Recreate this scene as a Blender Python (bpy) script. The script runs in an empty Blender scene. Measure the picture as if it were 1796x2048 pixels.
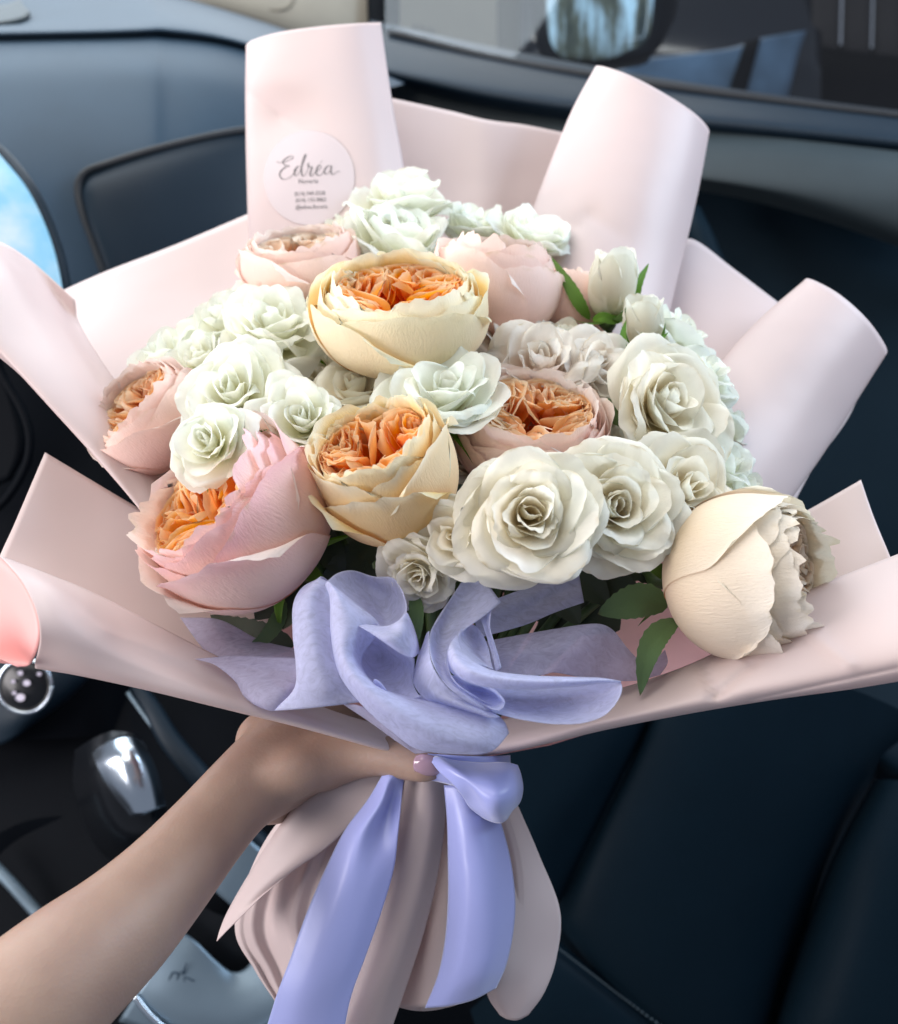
import bpy, math, random
import numpy as np
from mathutils import Vector, Matrix, Euler

random.seed(7)
rng = np.random.RandomState(11)
C = bpy.context.scene.collection
SC = bpy.context.scene
PI = math.pi

# ------------------------------------------------------------------ camera
W0, H0 = 1796.0, 2048.0
FOV = math.radians(55.0)
FPX = (H0 / 2) / math.tan(FOV / 2)
CAM_LOC = Vector((0.0, 0.0, 1.25))
PITCH = math.radians(-32.0)
cd = bpy.data.cameras.new('camera')
cam = bpy.data.objects.new('camera', cd)
C.objects.link(cam)
cam.location = CAM_LOC
cam.rotation_euler = (math.radians(90) + PITCH, 0, 0)
cd.sensor_fit = 'VERTICAL'
cd.sensor_height = 24.0
cd.lens = 12.0 / math.tan(FOV / 2)
cd.clip_start = 0.02
cd.clip_end = 100
cd.dof.use_dof = True
cd.dof.focus_distance = 0.475
cd.dof.aperture_fstop = 5.2
SC.camera = cam
CM = Euler(cam.rotation_euler).to_matrix()
CMn = np.array(CM)
CL = np.array(CAM_LOC)


def cam_xyz(px, py, d):
    return np.array([(px - W0 / 2) / FPX * d, (H0 / 2 - py) / FPX * d, -d])


def Pn(px, py, d):                       # photo pixel + distance along the view axis -> world point
    return CMn @ cam_xyz(px, py, d) + CL


def P(px, py, d):
    return Vector(Pn(px, py, d))


def D(x, y, z):                          # direction: right, up, towards viewer -> world
    return (CM @ Vector((x, y, z))).normalized()


# ------------------------------------------------------------------ world, lamps, exposure
w = bpy.data.worlds.new('World')
SC.world = w
w.use_nodes = True
bg = w.node_tree.nodes['Background']
bg.inputs[0].default_value = (0.60, 0.66, 0.80, 1)
bg.inputs[1].default_value = 0.34


def area(name, loc, target, sx, sy, power, col):
    l = bpy.data.lights.new(name, 'AREA')
    l.shape = 'RECTANGLE'
    l.size, l.size_y = sx, sy
    l.energy = power
    l.color = col
    o = bpy.data.objects.new(name, l)
    C.objects.link(o)
    o.location = loc
    o.rotation_euler = (Vector(target) - Vector(loc)).to_track_quat('-Z', 'Y').to_euler()
    return o


TGT = P(850, 900, .55)
area('windscreen_daylight', P(-500, -1500, 1.3), TGT, 2.2, 1.4, 41, (0.80, 0.91, 1.0))
area('driver_window_daylight', TGT + D(-0.50, 1.05, 0.60) * 1.6, TGT, 2.0, 1.3, 27, (1.0, 0.95, 0.88))
area('driver_side_fill', TGT + D(-1.0, -0.10, 0.42) * 1.5, TGT + D(0, -1, 0) * .12, 1.0, 0.6, 22, (1.0, 0.94, 0.95))  # unseen fill lamp added low on the left to brighten the paper tail
area('passenger_window_daylight', TGT + D(1.0, 0.75, 0.15) * 1.5, TGT, 1.1, 0.7, 24, (0.68, 0.83, 1.0))

area('street_fill', P(1150, -1300, 3.4), P(1100, 80, 3.7), 1.6, 1.6, 32, (1.0, 0.97, 0.92))  # unseen area lamp added to brighten the wall outside the window

SC.view_settings.view_transform = 'Standard'
SC.view_settings.look = 'None'
SC.view_settings.exposure = 0.10
SC.view_settings.gamma = 1.0
SC.render.engine = 'CYCLES'
SC.cycles.use_denoising = True
SC.cycles.max_bounces = 12
SC.cycles.diffuse_bounces = 8
SC.cycles.transparent_max_bounces = 12
SC.cycles.sample_clamp_indirect = 4.0


# ------------------------------------------------------------------ helpers
def tag(o, label=None, cat=None, group=None, kind=None):
    if label: o['label'] = label
    if cat: o['category'] = cat
    if group: o['group'] = group
    if kind: o['kind'] = kind
    return o


def empty(name, loc, rot=None):
    o = bpy.data.objects.new(name, None)
    o.empty_display_size = 0.02
    C.objects.link(o)
    m = Matrix.Translation(Vector(loc))
    if rot is not None:
        m = m @ rot.to_4x4()
    o.matrix_world = m
    return o


def thing(name, label, cat, loc=(0, 0, 0), group=None, rot=None):
    return tag(empty(name, loc, rot), label, cat, group)


def mesh_obj(name, V, F, mat, parent=None, uv=None, smooth=True, mats=None):
    """V in world space (or parent space when the parent carries a transform)."""
    me = bpy.data.meshes.new(name)
    V = np.asarray(V, dtype=np.float64)
    me.from_pydata(V.tolist(), [], F)
    if uv is not None:
        l = me.uv_layers.new(name='UVMap')
        idx = np.empty(len(me.loops), dtype=np.int32)
        me.loops.foreach_get('vertex_index', idx)
        l.data.foreach_set('uv', np.asarray(uv)[idx].astype(np.float32).ravel())
    if smooth:
        me.polygons.foreach_set('use_smooth', [True] * len(me.polygons))
    me.materials.append(mat)
    o = bpy.data.objects.new(name, me)
    C.objects.link(o)
    if parent is not None:
        o.parent = parent
    return o


_fc = {}


def grid_faces(nu, nv):
    k = (nu, nv)
    if k not in _fc:
        f = []
        for j in range(nv):
            for i in range(nu):
                a = j * (nu + 1) + i
                f.append((a, a + 1, a + nu + 2, a + nu + 1))
        _fc[k] = f
    return _fc[k]


def cr(pts, n):
    """Catmull-Rom resample of an (k, ...) array to n+1 samples."""
    pts = np.asarray(pts, float)
    k = len(pts)
    if k == 1:
        return np.repeat(pts, n + 1, 0)
    t = np.linspace(0, k - 1, n + 1)
    i = np.minimum(t.astype(int), k - 2)
    f = (t - i).reshape((-1,) + (1,) * (pts.ndim - 1))
    ext = np.concatenate([[2 * pts[0] - pts[1]], pts, [2 * pts[-1] - pts[-2]]])
    p0, p1, p2, p3 = ext[i], ext[i + 1], ext[i + 2], ext[i + 3]
    return 0.5 * ((2 * p1) + (-p0 + p2) * f + (2 * p0 - 5 * p1 + 4 * p2 - p3) * f ** 2 + (-p0 + 3 * p1 - 3 * p2 + p3) * f ** 3)


def samples(rows, nu, nv):
    k = max(len(r) for r in rows)
    rr = [cr(r, nu) for r in rows]
    return cr(np.array(rr), nv)          # (nv+1, nu+1, 3) in px, py, depth


def to_world(S):
    q = S.reshape(-1, 3)
    x = np.stack([(q[:, 0] - W0 / 2) / FPX * q[:, 2], (H0 / 2 - q[:, 1]) / FPX * q[:, 2], -q[:, 2]], 1)
    return x @ CMn.T + CL


def crease(S, marks):
    for (x0, y0, x1, y1, wd, am) in marks:
        dx, dy = x1 - x0, y1 - y0
        L2 = dx * dx + dy * dy
        t = np.clip(((S[..., 0] - x0) * dx + (S[..., 1] - y0) * dy) / L2, 0, 1)
        q = np.hypot(S[..., 0] - x0 - t * dx, S[..., 1] - y0 - t * dy)
        S[..., 2] += am * np.exp(-q / wd)


def loft(name, rows, mat, parent=None, nu=24, nv=16, thick=0.0, wob=0.0, seed=0, marks=()):
    S = samples(rows, nu, nv)
    crease(S, marks)
    if wob:
        r = np.random.RandomState(seed)
        U, Vv = np.meshgrid(np.linspace(0, 1, nu + 1), np.linspace(0, 1, nv + 1))
        for _ in range(5):
            a, b, ph = r.uniform(2, 11), r.uniform(2, 11), r.uniform(0, 6.28)
            S[..., 2] += wob * np.sin(a * U + b * Vv + ph) / 2
    V = to_world(S)
    U, Vv = np.meshgrid(np.linspace(0, 1, nu + 1), np.linspace(0, 1, nv + 1))
    uv = np.stack([U.ravel(), Vv.ravel()], 1)
    o = mesh_obj(name, V, grid_faces(nu, nv), mat, parent, uv)
    if thick:
        m = o.modifiers.new('thickness', 'SOLIDIFY')
        m.thickness = thick
        m.offset = 0
    return o


def tube(name, pts, rad, mat, parent=None, n=24, sides=10, world=False, cap=True):
    """pts (px,py,d) or world points; rad float or list in metres"""
    p = np.asarray(pts, float)
    if not world:
        p = to_world(p)
    p = cr(p, n)
    r = cr(np.atleast_1d(np.asarray(rad, float)).reshape(-1, 1) if np.ndim(rad) else np.array([[rad], [rad]]), n)[:, 0]
    T = np.gradient(p, axis=0)
    T /= np.linalg.norm(T, axis=1)[:, None] + 1e-12
    ref = np.array([0.31, 0.2, 0.93])
    A = np.cross(T, ref); A /= np.linalg.norm(A, axis=1)[:, None] + 1e-9
    B = np.cross(T, A)
    V = []
    for k in range(sides):
        a = 2 * PI * k / sides
        V.append(p + (A * math.cos(a) + B * math.sin(a)) * r[:, None])
    V = np.stack(V, 1).reshape(-1, 3)
    F = []
    for j in range(n):
        for i in range(sides):
            a = j * sides + i; b = j * sides + (i + 1) % sides
            F.append((a, b, b + sides, a + sides))
    if cap:
        F.append(tuple(range(sides))[::-1]); F.append(tuple(n * sides + i for i in range(sides)))
    uv = np.stack([np.tile(np.arange(sides) / sides, n + 1), np.repeat(np.linspace(0, 1, n + 1), sides)], 1)
    return mesh_obj(name, V, F, mat, parent, uv)


# ------------------------------------------------------------------ materials
def mat_new(name):
    m = bpy.data.materials.new(name)
    m.use_nodes = True
    nt = m.node_tree
    return m, nt, nt.nodes['Principled BSDF'], nt.nodes['Material Output']


def N(nt, t, **kw):
    n = nt.nodes.new(t)
    for k, v in kw.items():
        setattr(n, k, v)
    return n


def c4(c):
    return (c[0], c[1], c[2], 1)


def ramp(nt, stops):
    r = N(nt, 'ShaderNodeValToRGB')
    e = r.color_ramp.elements
    while len(e) > 1:
        e.remove(e[0])
    e[0].position = stops[0][0]; e[0].color = c4(stops[0][1])
    for p, c in stops[1:]:
        x = e.new(p); x.color = c4(c)
    return r


def mixc(nt, f, a, b, mode='MIX'):
    m = N(nt, 'ShaderNodeMix', data_type='RGBA', blend_type=mode)
    for sock, val in ((m.inputs[0], f), (m.inputs[6], a), (m.inputs[7], b)):
        if hasattr(val, 'links'):
            nt.links.new(val, sock)
        elif isinstance(val, (int, float)):
            sock.default_value = val
        else:
            sock.default_value = c4(val)
    return m.outputs[2]


def simple(name, col, rough=0.5, metal=0.0, bump=0.0, bscale=200, var=0.06, spec=0.5, coat=0.0, emit=None, es=0, vs=18):
    m, nt, b, out = mat_new(name)
    L = nt.links.new
    tc = N(nt, 'ShaderNodeTexCoord')
    no = N(nt, 'ShaderNodeTexNoise'); no.inputs['Scale'].default_value = vs; no.inputs['Detail'].default_value = 6
    L(tc.outputs['Object'], no.inputs['Vector'])
    r = ramp(nt, [(0.3, [c * (1 - var) for c in col]), (0.7, [min(1, c * (1 + var)) for c in col])])
    L(no.outputs['Fac'], r.inputs[0]); L(r.outputs[0], b.inputs['Base Color'])
    b.inputs['Roughness'].default_value = rough
    b.inputs['Metallic'].default_value = metal
    b.inputs['Specular IOR Level'].default_value = spec
    b.inputs['Coat Weight'].default_value = coat
    if bump:
        n2 = N(nt, 'ShaderNodeTexNoise'); n2.inputs['Scale'].default_value = bscale; n2.inputs['Detail'].default_value = 4
        L(tc.outputs['Object'], n2.inputs['Vector'])
        bp = N(nt, 'ShaderNodeBump'); bp.inputs['Strength'].default_value = bump; bp.inputs['Distance'].default_value = 0.001
        L(n2.outputs['Fac'], bp.inputs['Height']); L(bp.outputs[0], b.inputs['Normal'])
    if emit:
        b.inputs['Emission Color'].default_value = c4(emit); b.inputs['Emission Strength'].default_value = es
    return m


def petal_mat(name, ins, outs, transl=0.28, vein=0.25, edge=(0.62, 0.47, 0.22), edge_amt=0.5):
    """ins / outs: colour stops from petal base (0) to rim (1) for the inner and the outer face"""
    m, nt, b, out = mat_new(name)
    L = nt.links.new
    uv = N(nt, 'ShaderNodeUVMap', uv_map='UVMap')
    sep = N(nt, 'ShaderNodeSeparateXYZ'); L(uv.outputs[0], sep.inputs[0])
    tc = N(nt, 'ShaderNodeTexCoord')
    no = N(nt, 'ShaderNodeTexNoise'); no.inputs['Scale'].default_value = 45; no.inputs['Detail'].default_value = 5
    L(tc.outputs['Object'], no.inputs['Vector'])
    ma = N(nt, 'ShaderNodeMath', operation='MULTIPLY_ADD'); ma.inputs[1].default_value = 0.30; ma.inputs[2].default_value = -0.15
    L(no.outputs['Fac'], ma.inputs[0])
    ad = N(nt, 'ShaderNodeMath', operation='ADD'); L(sep.outputs['Y'], ad.inputs[0]); L(ma.outputs[0], ad.inputs[1])
    ri = ramp(nt, ins); ro = ramp(nt, outs)
    L(ad.outputs[0], ri.inputs[0]); L(ad.outputs[0], ro.inputs[0])
    geo = N(nt, 'ShaderNodeNewGeometry')
    col = mixc(nt, geo.outputs['Backfacing'], ro.outputs[0], ri.outputs[0])
    # individual tone of each petal
    oi = N(nt, 'ShaderNodeObjectInfo')
    hsv = N(nt, 'ShaderNodeHueSaturation')
    mr = N(nt, 'ShaderNodeMapRange'); mr.inputs['To Min'].default_value = 0.93; mr.inputs['To Max'].default_value = 1.05
    L(oi.outputs['Random'], mr.inputs['Value']); L(mr.outputs[0], hsv.inputs['Value'])
    mr2 = N(nt, 'ShaderNodeMapRange'); mr2.inputs['To Min'].default_value = 1.32; mr2.inputs['To Max'].default_value = 1.0
    L(oi.outputs['Random'], mr2.inputs['Value']); L(mr2.outputs[0], hsv.inputs['Saturation'])
    L(col, hsv.inputs['Color'])
    # dried rim specks
    n3 = N(nt, 'ShaderNodeTexNoise'); n3.inputs['Scale'].default_value = 120; n3.inputs['Detail'].default_value = 3
    L(tc.outputs['Object'], n3.inputs['Vector'])
    e1 = N(nt, 'ShaderNodeMapRange'); e1.inputs['From Min'].default_value = 0.955; e1.inputs['From Max'].default_value = 1.0
    L(sep.outputs['Y'], e1.inputs['Value'])
    e2 = N(nt, 'ShaderNodeMapRange'); e2.inputs['From Min'].default_value = 0.52; e2.inputs['From Max'].default_value = 0.72
    L(n3.outputs['Fac'], e2.inputs['Value'])
    em = N(nt, 'ShaderNodeMath', operation='MULTIPLY'); L(e1.outputs[0], em.inputs[0]); L(e2.outputs[0], em.inputs[1])
    em2 = N(nt, 'ShaderNodeMath', operation='MULTIPLY'); L(em.outputs[0], em2.inputs[0]); em2.inputs[1].default_value = edge_amt
    col2 = mixc(nt, em2.outputs[0], hsv.outputs[0], edge)
    # long fine wrinkles running base to rim
    mp = N(nt, 'ShaderNodeMapping'); mp.inputs['Scale'].default_value = (58, 9, 1)
    L(uv.outputs[0], mp.inputs[0])
    wn = N(nt, 'ShaderNodeTexNoise'); wn.inputs['Scale'].default_value = 1.6; wn.inputs['Detail'].default_value = 6; wn.inputs['Distortion'].default_value = 0.9
    L(mp.outputs[0], wn.inputs['Vector'])
    fn = N(nt, 'ShaderNodeTexNoise'); fn.inputs['Scale'].default_value = 900; fn.inputs['Detail'].default_value = 2
    L(tc.outputs['Object'], fn.inputs['Vector'])
    hm = N(nt, 'ShaderNodeMath', operation='MULTIPLY_ADD'); L(fn.outputs['Fac'], hm.inputs[0]); hm.inputs[1].default_value = 0.25; L(wn.outputs['Fac'], hm.inputs[2])
    bp = N(nt, 'ShaderNodeBump'); bp.inputs['Strength'].default_value = vein; bp.inputs['Distance'].default_value = 0.0012
    L(hm.outputs[0], bp.inputs['Height'])
    L(col2, b.inputs['Base Color']); L(bp.outputs[0], b.inputs['Normal'])
    b.inputs['Roughness'].default_value = 0.62
    b.inputs['Specular IOR Level'].default_value = 0.22
    b.inputs['Sheen Weight'].default_value = 0.15
    b.inputs['Sheen Roughness'].default_value = 0.4
    tr = N(nt, 'ShaderNodeBsdfTranslucent'); L(col2, tr.inputs['Color']); L(bp.outputs[0], tr.inputs['Normal'])
    mx = N(nt, 'ShaderNodeMixShader'); mx.inputs[0].default_value = transl
    L(b.outputs[0], mx.inputs[1]); L(tr.outputs[0], mx.inputs[2]); L(mx.outputs[0], out.inputs[0])
    return m


WHITE_IN = (0.84, 0.87, 0.74); WHITE_RIM = (0.80, 0.90, 0.83)
M = {}
M['white'] = petal_mat('petal_white', [(0, (0.93, 0.89, 0.60)), (0.45, (0.93, 0.92, 0.81)), (1, (0.90, 0.92, 0.87))],
                       [(0, (0.80, 0.84, 0.60)), (0.4, (0.90, 0.90, 0.78)), (1, (0.89, 0.91, 0.86))], transl=0.46, vein=0.2)
M['ivory'] = petal_mat('petal_ivory', [(0, (0.98, 0.86, 0.62)), (0.45, (0.96, 0.90, 0.77)), (1, (0.93, 0.91, 0.83))],
                       [(0, (0.76, 0.78, 0.55)), (0.4, (0.85, 0.80, 0.68)), (1, (0.86, 0.87, 0.80))], edge_amt=0.7, transl=0.46, vein=0.2)
M['greige'] = petal_mat('petal_greige', [(0, (0.92, 0.72, 0.56)), (0.5, (0.88, 0.80, 0.72)), (1, (0.87, 0.84, 0.78))],
                        [(0, (0.82, 0.70, 0.56)), (0.5, (0.88, 0.79, 0.72)), (1, (0.87, 0.84, 0.79))], edge_amt=0.8, transl=0.46, vein=0.2)
M['cream'] = petal_mat('petal_cream', [(0, (0.98, 0.40, 0.08)), (0.55, (0.96, 0.60, 0.24)), (0.86, (0.95, 0.74, 0.40)), (1, (0.84, 0.86, 0.74))],
                       [(0, (0.93, 0.78, 0.54)), (0.5, (0.95, 0.85, 0.62)), (1, (0.92, 0.87, 0.70))], vein=0.35)
M['peachcup'] = petal_mat('petal_peach', [(0, (0.97, 0.45, 0.12)), (0.55, (0.95, 0.56, 0.22)), (0.9, (0.94, 0.74, 0.42)), (1, (0.86, 0.84, 0.68))],
                          [(0, (0.95, 0.60, 0.36)), (0.5, (0.95, 0.72, 0.42)), (0.85, (0.94, 0.79, 0.53)), (1, (0.92, 0.86, 0.70))], vein=0.3)
M['pinkcup'] = petal_mat('petal_pink', [(0, (0.97, 0.42, 0.20)), (0.6, (0.92, 0.58, 0.42)), (1, (0.86, 0.76, 0.70))],
                         [(0, (0.92, 0.46, 0.50)), (0.25, (0.95, 0.66, 0.58)), (0.55, (0.96, 0.76, 0.66)), (0.85, (0.94, 0.70, 0.66)), (1, (0.91, 0.64, 0.66))], vein=0.4)
M['blush'] = petal_mat('petal_blush', [(0, (0.92, 0.50, 0.34)), (0.6, (0.88, 0.64, 0.54)), (1, (0.84, 0.77, 0.72))],
                       [(0, (0.96, 0.68, 0.55)), (0.5, (0.96, 0.69, 0.60)), (1, (0.95, 0.77, 0.70))], vein=0.35)
M['palecup'] = petal_mat('petal_pale_cream', [(0, (0.90, 0.52, 0.28)), (0.6, (0.88, 0.70, 0.54)), (1, (0.86, 0.82, 0.70))],
                         [(0, (0.93, 0.74, 0.56)), (0.5, (0.93, 0.82, 0.66)), (1, (0.92, 0.85, 0.76))], vein=0.4)
OR = [(0, (0.99, 0.24, 0.015)), (0.5, (0.99, 0.38, 0.06)), (0.85, (0.98, 0.56, 0.22)), (1, (0.96, 0.79, 0.55))]
M['orange'] = petal_mat('petal_orange', OR, OR, transl=0.55, edge_amt=0.1)
OR2 = [(0, (0.98, 0.32, 0.07)), (0.5, (0.97, 0.50, 0.20)), (0.85, (0.96, 0.68, 0.42)), (1, (0.94, 0.82, 0.64))]
M['peach'] = petal_mat('petal_peach_heart', OR2, OR2, transl=0.52, edge_amt=0.15)
OR3 = [(0, (0.96, 0.46, 0.20)), (0.5, (0.95, 0.66, 0.44)), (0.9, (0.93, 0.80, 0.66)), (1, (0.91, 0.85, 0.76))]
M['palepeach'] = petal_mat('petal_pale_peach_heart', OR3, OR3, transl=0.38, edge_amt=0.2)
G1c = [(0, (0.10, 0.20, 0.03)), (0.6, (0.13, 0.26, 0.05)), (1, (0.10, 0.18, 0.04))]
M['sepal'] = petal_mat('sepal_green', G1c, [(0, (0.16, 0.30, 0.07)), (1, (0.14, 0.24, 0.08))], transl=0.2, edge=(0.2, 0.1, 0.05), edge_amt=0.9)
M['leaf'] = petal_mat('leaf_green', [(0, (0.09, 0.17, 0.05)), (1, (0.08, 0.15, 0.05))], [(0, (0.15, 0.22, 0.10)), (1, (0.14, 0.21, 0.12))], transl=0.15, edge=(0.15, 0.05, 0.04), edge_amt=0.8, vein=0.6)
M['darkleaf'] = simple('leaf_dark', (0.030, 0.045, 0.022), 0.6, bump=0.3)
M['stem'] = simple('stem_green', (0.045, 0.085, 0.022), 0.5, bump=0.2)


def paper_mat(name, col, transl=0.3, rough=0.48):
    m, nt, b, out = mat_new(name)
    L = nt.links.new
    tc = N(nt, 'ShaderNodeTexCoord')
    no = N(nt, 'ShaderNodeTexNoise'); no.inputs['Scale'].default_value = 9; no.inputs['Detail'].default_value = 5
    L(tc.outputs['Object'], no.inputs['Vector'])
    r = ramp(nt, [(0.3, [c * 0.975 for c in col]), (0.7, [min(1, c * 1.02) for c in col])])
    L(no.outputs['Fac'], r.inputs[0]); L(r.outputs[0], b.inputs['Base Color'])
    n2 = N(nt, 'ShaderNodeTexNoise'); n2.inputs['Scale'].default_value = 14; n2.inputs['Detail'].default_value = 2
    L(tc.outputs['Object'], n2.inputs['Vector'])
    n3 = N(nt, 'ShaderNodeTexNoise'); n3.inputs['Scale'].default_value = 1200
    L(tc.outputs['Object'], n3.inputs['Vector'])
    ma = N(nt, 'ShaderNodeMath', operation='MULTIPLY_ADD'); L(n3.outputs['Fac'], ma.inputs[0]); ma.inputs[1].default_value = 0.02
    vo = N(nt, 'ShaderNodeTexVoronoi'); vo.inputs['Scale'].default_value = 7; L(tc.outputs['Object'], vo.inputs['Vector'])
    mv = N(nt, 'ShaderNodeMath', operation='MULTIPLY_ADD'); L(vo.outputs['Distance'], mv.inputs[0]); mv.inputs[1].default_value = 0.45; L(n2.outputs['Fac'], mv.inputs[2])
    L(mv.outputs[0], ma.inputs[2])
    bp = N(nt, 'ShaderNodeBump'); bp.inputs['Strength'].default_value = 0.34; bp.inputs['Distance'].default_value = 0.006
    L(ma.outputs[0], bp.inputs['Height']); L(bp.outputs[0], b.inputs['Normal'])
    b.inputs['Roughness'].default_value = rough
    b.inputs['Specular IOR Level'].default_value = 0.5
    tr = N(nt, 'ShaderNodeBsdfTranslucent'); tr.inputs['Color'].default_value = c4([col[0], col[1] * 0.85, col[2] * 0.8])
    mx = N(nt, 'ShaderNodeMixShader'); mx.inputs[0].default_value = transl
    L(b.outputs[0], mx.inputs[1]); L(tr.outputs[0], mx.inputs[2]); L(mx.outputs[0], out.inputs[0])
    return m


M['paper'] = paper_mat('wrapping_paper_blush', (0.75, 0.64, 0.625))
M['paper_in'] = paper_mat('wrapping_paper_pink_inside', (0.90, 0.48, 0.46), 0.2)


def tulle_mat(name, col, alpha=0.82):
    m, nt, b, out = mat_new(name)
    L = nt.links.new
    tc = N(nt, 'ShaderNodeTexCoord')
    mp = N(nt, 'ShaderNodeMapping'); mp.inputs['Scale'].default_value = (1, 2.5, 1); L(tc.outputs['Object'], mp.inputs[0])
    no = N(nt, 'ShaderNodeTexNoise'); no.inputs['Scale'].default_value = 130; no.inputs['Detail'].default_value = 10; no.inputs['Roughness'].default_value = 0.7; no.inputs['Distortion'].default_value = 1.5
    L(mp.outputs[0], no.inputs['Vector'])
    r = ramp(nt, [(0.30, [c * 0.82 for c in col]), (0.5, col), (0.72, [min(1, c * 1.12) for c in col])])
    L(no.outputs['Fac'], r.inputs[0]); L(r.outputs[0], b.inputs['Base Color'])
    bp = N(nt, 'ShaderNodeBump'); bp.inputs['Strength'].default_value = 0.3; bp.inputs['Distance'].default_value = 0.001
    L(no.outputs['Fac'], bp.inputs['Height']); L(bp.outputs[0], b.inputs['Normal'])
    b.inputs['Roughness'].default_value = 0.7
    b.inputs['Sheen Weight'].default_value = 0.3
    tr = N(nt, 'ShaderNodeBsdfTranslucent'); L(r.outputs[0], tr.inputs['Color'])
    mx = N(nt, 'ShaderNodeMixShader'); mx.inputs[0].default_value = 0.45
    L(b.outputs[0], mx.inputs[1]); L(tr.outputs[0], mx.inputs[2])
    tp = N(nt, 'ShaderNodeBsdfTransparent'); tp.inputs[0].default_value = (0.92, 0.92, 1, 1)
    mx2 = N(nt, 'ShaderNodeMixShader')
    ra = N(nt, 'ShaderNodeMapRange'); ra.inputs['To Min'].default_value = alpha - 0.08; ra.inputs['To Max'].default_value = min(1, alpha + 0.08)
    L(no.outputs['Fac'], ra.inputs['Value']); L(ra.outputs[0], mx2.inputs[0])
    L(tp.outputs[0], mx2.inputs[1]); L(mx.outputs[0], mx2.inputs[2]); L(mx2.outputs[0], out.inputs[0])
    return m


M['tulle'] = tulle_mat('nonwoven_lilac', (0.70, 0.72, 0.90), 0.78)
M['tulle_thin'] = tulle_mat('nonwoven_lilac_single_layer', (0.66, 0.64, 0.80), 0.55)
M['satin'] = simple('satin_lilac', (0.36, 0.40, 0.78), 0.36, var=0.03, spec=0.6, bump=0.5, bscale=28)
M['satin'].node_tree.nodes['Principled BSDF'].inputs['Sheen Weight'].default_value = 0.5
M['satin'].node_tree.nodes['Principled BSDF'].inputs['Anisotropic'].default_value = 0.5
M['dash'] = simple('dashboard_slate', (0.026, 0.052, 0.082), 0.6, bump=0.25, bscale=900, spec=0.35)
M['dash_low'] = simple('dashboard_dark', (0.007, 0.017, 0.029), 0.5, bump=0.2, bscale=900, spec=0.25)
M['black'] = simple('black_plastic', (0.002, 0.003, 0.005), 0.6, spec=0.06)
M['rubber'] = simple('seam_rubber', (0.008, 0.010, 0.014), 0.6)
M['leather'] = simple('seat_leather', (0.0035, 0.0100, 0.0165), 0.55, bump=0.35, bscale=500, spec=0.05)
M['thread'] = simple('stitching_thread', (0.05, 0.075, 0.09), 0.7)
M['doorgrey'] = simple('door_trim_grey', (0.030, 0.042, 0.048), 0.55, bump=0.2, bscale=700, spec=0.3)
M['silver'] = simple('console_silver', (0.16, 0.22, 0.27), 0.42, metal=0.6)
M['chrome'] = simple('chrome', (0.62, 0.70, 0.78), 0.24, metal=1.0, var=0.02)
M['gloss'] = simple('gloss_black', (0.004, 0.005, 0.007), 0.3, coat=0.15, spec=0.3)
M['beige'] = simple('pillar_beige', (0.36, 0.33, 0.27), 0.8)
M['wall'] = simple('outside_plaster', (0.20, 0.18, 0.14), 0.9)
M['brown'] = simple('outside_post', (0.060, 0.050, 0.036), 0.8)
M['carpaint'] = simple('parked_car_dark', (0.008, 0.012, 0.020), 0.25, coat=0.3)
M['sticker'] = simple('sticker_frosted', (0.56, 0.49, 0.50), 0.6, var=0.02, spec=0.2)
M['ink'] = simple('sticker_ink', (0.13, 0.12, 0.12), 0.6)
M['nail'] = simple('nail_varnish', (0.42, 0.27, 0.34), 0.12, coat=0.8, var=0.02)


def skin_mat():
    m, nt, b, out = mat_new('skin')
    L = nt.links.new
    tc = N(nt, 'ShaderNodeTexCoord')
    no = N(nt, 'ShaderNodeTexNoise'); no.inputs['Scale'].default_value = 22; no.inputs['Detail'].default_value = 7
    L(tc.outputs['Object'], no.inputs['Vector'])
    r = ramp(nt, [(0.3, (0.30, 0.185, 0.145)), (0.7, (0.39, 0.265, 0.20))])
    L(no.outputs['Fac'], r.inputs[0]); L(r.outputs[0], b.inputs['Base Color'])
    vo = N(nt, 'ShaderNodeTexVoronoi'); vo.inputs['Scale'].default_value = 700
    L(tc.outputs['Object'], vo.inputs['Vector'])
    n2 = N(nt, 'ShaderNodeTexNoise'); n2.inputs['Scale'].default_value = 160; n2.inputs['Detail'].default_value = 6
    L(tc.outputs['Object'], n2.inputs['Vector'])
    ma = N(nt, 'ShaderNodeMath', operation='MULTIPLY_ADD'); L(vo.outputs['Distance'], ma.inputs[0]); ma.inputs[1].default_value = 0.4; L(n2.outputs['Fac'], ma.inputs[2])
    bp = N(nt, 'ShaderNodeBump'); bp.inputs['Strength'].default_value = 0.3; bp.inputs['Distance'].default_value = 0.0005
    L(ma.outputs[0], bp.inputs['Height']); L(bp.outputs[0], b.inputs['Normal'])
    b.inputs['Roughness'].default_value = 0.5
    b.inputs['Subsurface Weight'].default_value = 0.25
    b.inputs['Subsurface Radius'].default_value = (0.008, 0.003, 0.0015)
    b.inputs['Subsurface Scale'].default_value = 1.0
    return m


M['skin'] = skin_mat()

#MARK_BACKGROUND
# ================================================================== CAR INTERIOR (setting)
# floor under everything
fl = loft('car_floor', [[(-2600, 620, 2.2), (900, 620, 2.2), (2700, 620, 2.2)],
                        [(-2600, 1000, 1.8), (900, 1000, 1.8), (2700, 1000, 1.8)],
                        [(-2600, 2600, 1.35), (900, 2600, 1.35), (2700, 2600, 1.35)]], M['black'], nu=6, nv=6, thick=0.01)
tag(fl, kind='structure')

# dashboard
dash = thing('dashboard', 'slate blue car dashboard with a moulded panel seam, behind the bouquet on the left', 'dashboard', P(250, 300, 1.0))
DP = dash.location.copy()


def under(par, o):
    o.parent = par
    o.matrix_parent_inverse = par.matrix_world.inverted()
    return o


def part(par, fn, *a, **k):
    return under(par, fn(*a, **k))


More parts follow.
